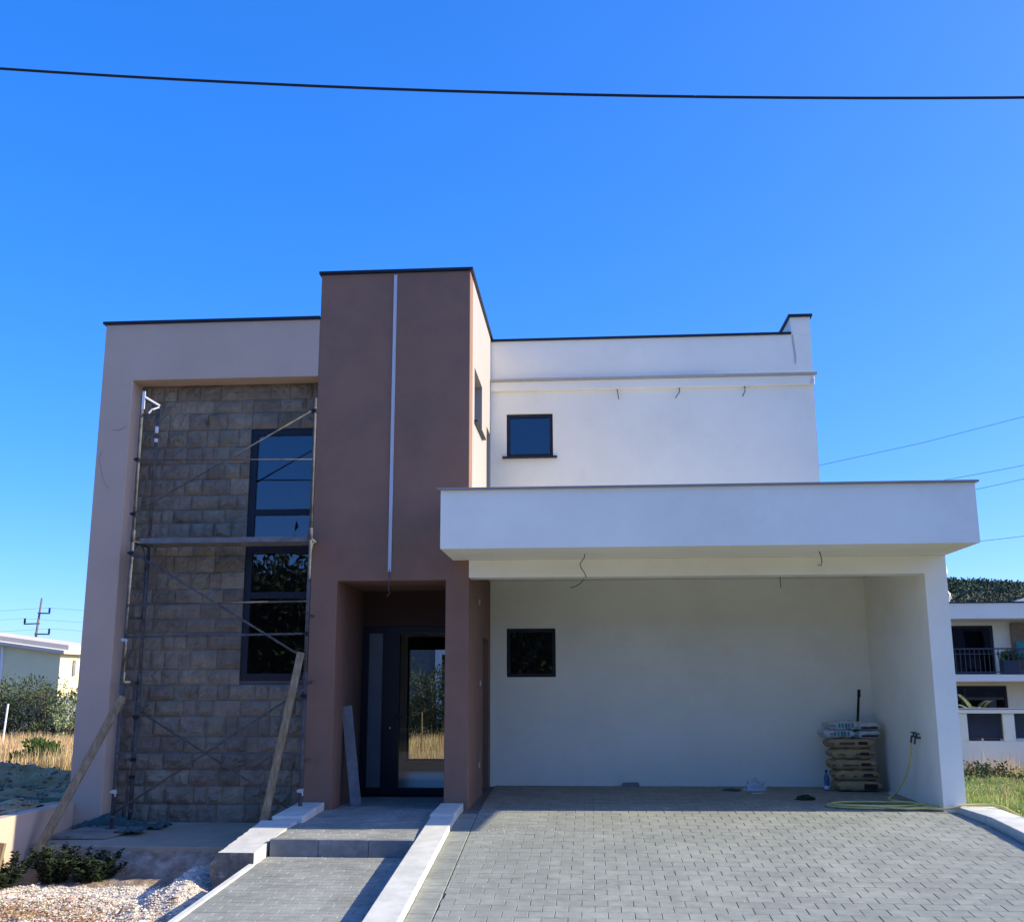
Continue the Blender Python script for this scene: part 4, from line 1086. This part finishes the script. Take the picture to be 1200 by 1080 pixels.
# wooded hill
def hill_z(x, y):
    s = (x-20)/170; 
    prof = 1/(1+((y-230)/70)**2)
    return -6 + prof*(25.3 + 3.2*noise.noise(Vector((x*.012, y*.012, 0))) - .055*(x-85) )
mb = MB(); grid(mb, -10, 300, 80, 120, 340, 60, hill_z); mb.build('hill', M['hillground'], smooth=True, kind='structure')
mb = MB(); rnd = random.Random(11)
for i in range(7000):
    x = rnd.uniform(58, 150); y = rnd.uniform(150, 236)
    if noise.noise(Vector((x*.05, y*.05, 2))) > .40 and 185 < y < 222: continue
    z = hill_z(x, y); r = rnd.uniform(.8, 1.9)
    for q in range(44):
        d = Vector((rnd.gauss(0,1), rnd.gauss(0,1), abs(rnd.gauss(0,1)))).normalized()
        p = Vector((x,y,z))+Vector((d.x*r, d.y*r, d.z*r*1.05))*rnd.uniform(.7,1.0)
        mb.leaf(p, (rnd.gauss(0,1),rnd.gauss(0,1),rnd.gauss(0,.6)), r*.27, r*.22, None, .1)
mb.build('hill_woodland', M['hill'], kind='stuff', label='dark green woodland covering the distant hill at the right', cat='woodland')

# trees across the street, behind the camera (they show in the glass)
for i, x in enumerate([-27,-22,-17,-12.5,-8.5,-4.5,-.5,3.5,8,12.5,17]):
    h = 6.1+1.0*random.Random(i).random()
    shrub(x, -13-1.5*(i % 3), 5.6, h, 9000, 'darkleaf', 'street_tree', 'broad green tree across the street', 'tree', 'trees across the street', .34, z0=-.6, seed=200+i, stemn=3, lo=.3)

B = empty('house_across', (-5, -24, -.6), 'long grey house across the street behind the trees', 'house')
mb = MB(); panelY(mb, -22.3, -22.0, -38, 30, -.6, 5.4, [(x_, x_+1.3, 1.0, 2.3) for x_ in range(-34, 28, 6)]+[(x_, x_+1.3, 3.7, 4.9) for x_ in range(-34, 28, 6)]); mb.build('wall', M['curtain'], B)
mb = MB(); mb.box(-38, 30, -30, -22.31, -.6, 5.3); mb.build('interior', M['frame'], B)
mb = MB(); mb.add([(-39,-31,5.41),(31,-31,5.41),(31,-21.4,5.41),(-39,-21.4,5.41),(-36,-26.5,6.6),(28,-26.5,6.6)],[(0,1,5,4),(1,2,5),(2,3,4,5),(3,0,4),(3,2,1,0)]); mb.build('roof', M['redbrown'], B)
# ------------------------------------------------------------------ overhead lines
def quad(x): # height of the black cable over the street, at y = 7
    return 5.642-.071*x+.0056*x*x
mb = MB(); mb.tube([(x*.5, 7., quad(x*.5)) for x in range(-30, 31)], .0105, 8)
mb.build('overhead_cable', M['cable'], smooth=True, label='thick black cable sagging across the sky above the house', cat='cable')
for i, (p, q, lb) in enumerate((((13.25,13.51),(24.77,16.12),'highest thin wire in the sky right of the house'),((20.7,12.64),(24.49,13.31),'second highest thin wire in the sky right of the house'),((21.81,11.99),(24.42,12.53),'thin wire just above the carport roof corner at the right'),((21.68,9.05),(24.1,9.31),'lowest thin wire at the right, level with the carport slab'))):
    s_ = (q[1]-p[1])/(q[0]-p[0]); pts = []
    for k in range(-2, 14):
        x = p[0]+(q[0]-p[0])*k/2; u = (x-(p[0]+q[0])/2)
        pts.append((x, 60, p[1]+s_*(x-p[0])+.0035*(x-p[0])*(x-q[0])))
    mb = MB(); mb.tube(pts, .014, 5); mb.build('overhead_wire', M['wire'], label=lb, cat='wire', group='overhead wires on the right')

# ------------------------------------------------------------------ camera, light, sky
cam = bpy.data.cameras.new('camera'); co = bpy.data.objects.new('camera', cam); col.objects.link(co)
cam.sensor_fit = 'HORIZONTAL'; cam.sensor_width = 36; cam.lens = 1235.7*36/1200; cam.clip_end = 5000; cam.clip_start = .05
yw, pt, rl = -.0725, .2068, -.0026
fwd = Vector((math.sin(yw)*math.cos(pt), math.cos(yw)*math.cos(pt), math.sin(pt)))
right = Vector((math.cos(yw), -math.sin(yw), 0)); up = right.cross(fwd)
rv = right*math.cos(rl)+up*math.sin(rl); uv = up*math.cos(rl)-right*math.sin(rl)
m3 = Matrix((rv, uv, -fwd)).transposed()
co.matrix_world = Matrix.Translation((0,0,1.45)) @ m3.to_4x4()
scene.camera = co

EL, AZ = 28.8, 1.1
sd = Vector((math.cos(R(EL))*math.cos(R(AZ)), math.cos(R(EL))*math.sin(R(AZ)), math.sin(R(EL))))
sun = bpy.data.lights.new('sun', 'SUN'); so = bpy.data.objects.new('sun', sun); col.objects.link(so)
sun.energy = 3.4; sun.angle = R(.5); sun.color = (1, .90, .69)
so.rotation_euler = (-sd).to_track_quat('-Z', 'Y').to_euler()
so.location = sd*50
w = bpy.data.worlds.new('World'); scene.world = w; w.use_nodes = True
nt = w.node_tree; bg = nt.nodes['Background']
sky = nt.nodes.new('ShaderNodeTexSky'); sky.sky_type = 'NISHITA'; sky.sun_disc = False
sky.sun_elevation = R(EL); sky.sun_rotation = R(90-AZ)
sky.air_density = .6; sky.dust_density = 1.; sky.ozone_density = 4.0
tm = nt.nodes.new('ShaderNodeMix'); tm.data_type = 'RGBA'; tm.blend_type = 'MULTIPLY'; tm.inputs['Factor'].default_value = 1
tm.inputs['B'].default_value = (1.27, 1.32, 1.74, 1)
hs = nt.nodes.new('ShaderNodeHueSaturation'); hs.inputs['Saturation'].default_value = 1.338
gm = nt.nodes.new('ShaderNodeGamma'); gm.inputs['Gamma'].default_value = .687
nt.links.new(sky.outputs['Color'], gm.inputs['Color']); nt.links.new(gm.outputs['Color'], tm.inputs['A']); nt.links.new(tm.outputs['Result'], hs.inputs['Color'])
nt.links.new(hs.outputs['Color'], bg.inputs['Color']); bg.inputs['Strength'].default_value = .15
scene.view_settings.view_transform = 'Standard'; scene.view_settings.look = 'None'
scene.view_settings.exposure = 1.22; scene.view_settings.gamma = 1
scene.render.engine = 'CYCLES'
scene.cycles.max_bounces = 8; scene.cycles.diffuse_bounces = 4; scene.cycles.transparent_max_bounces = 12
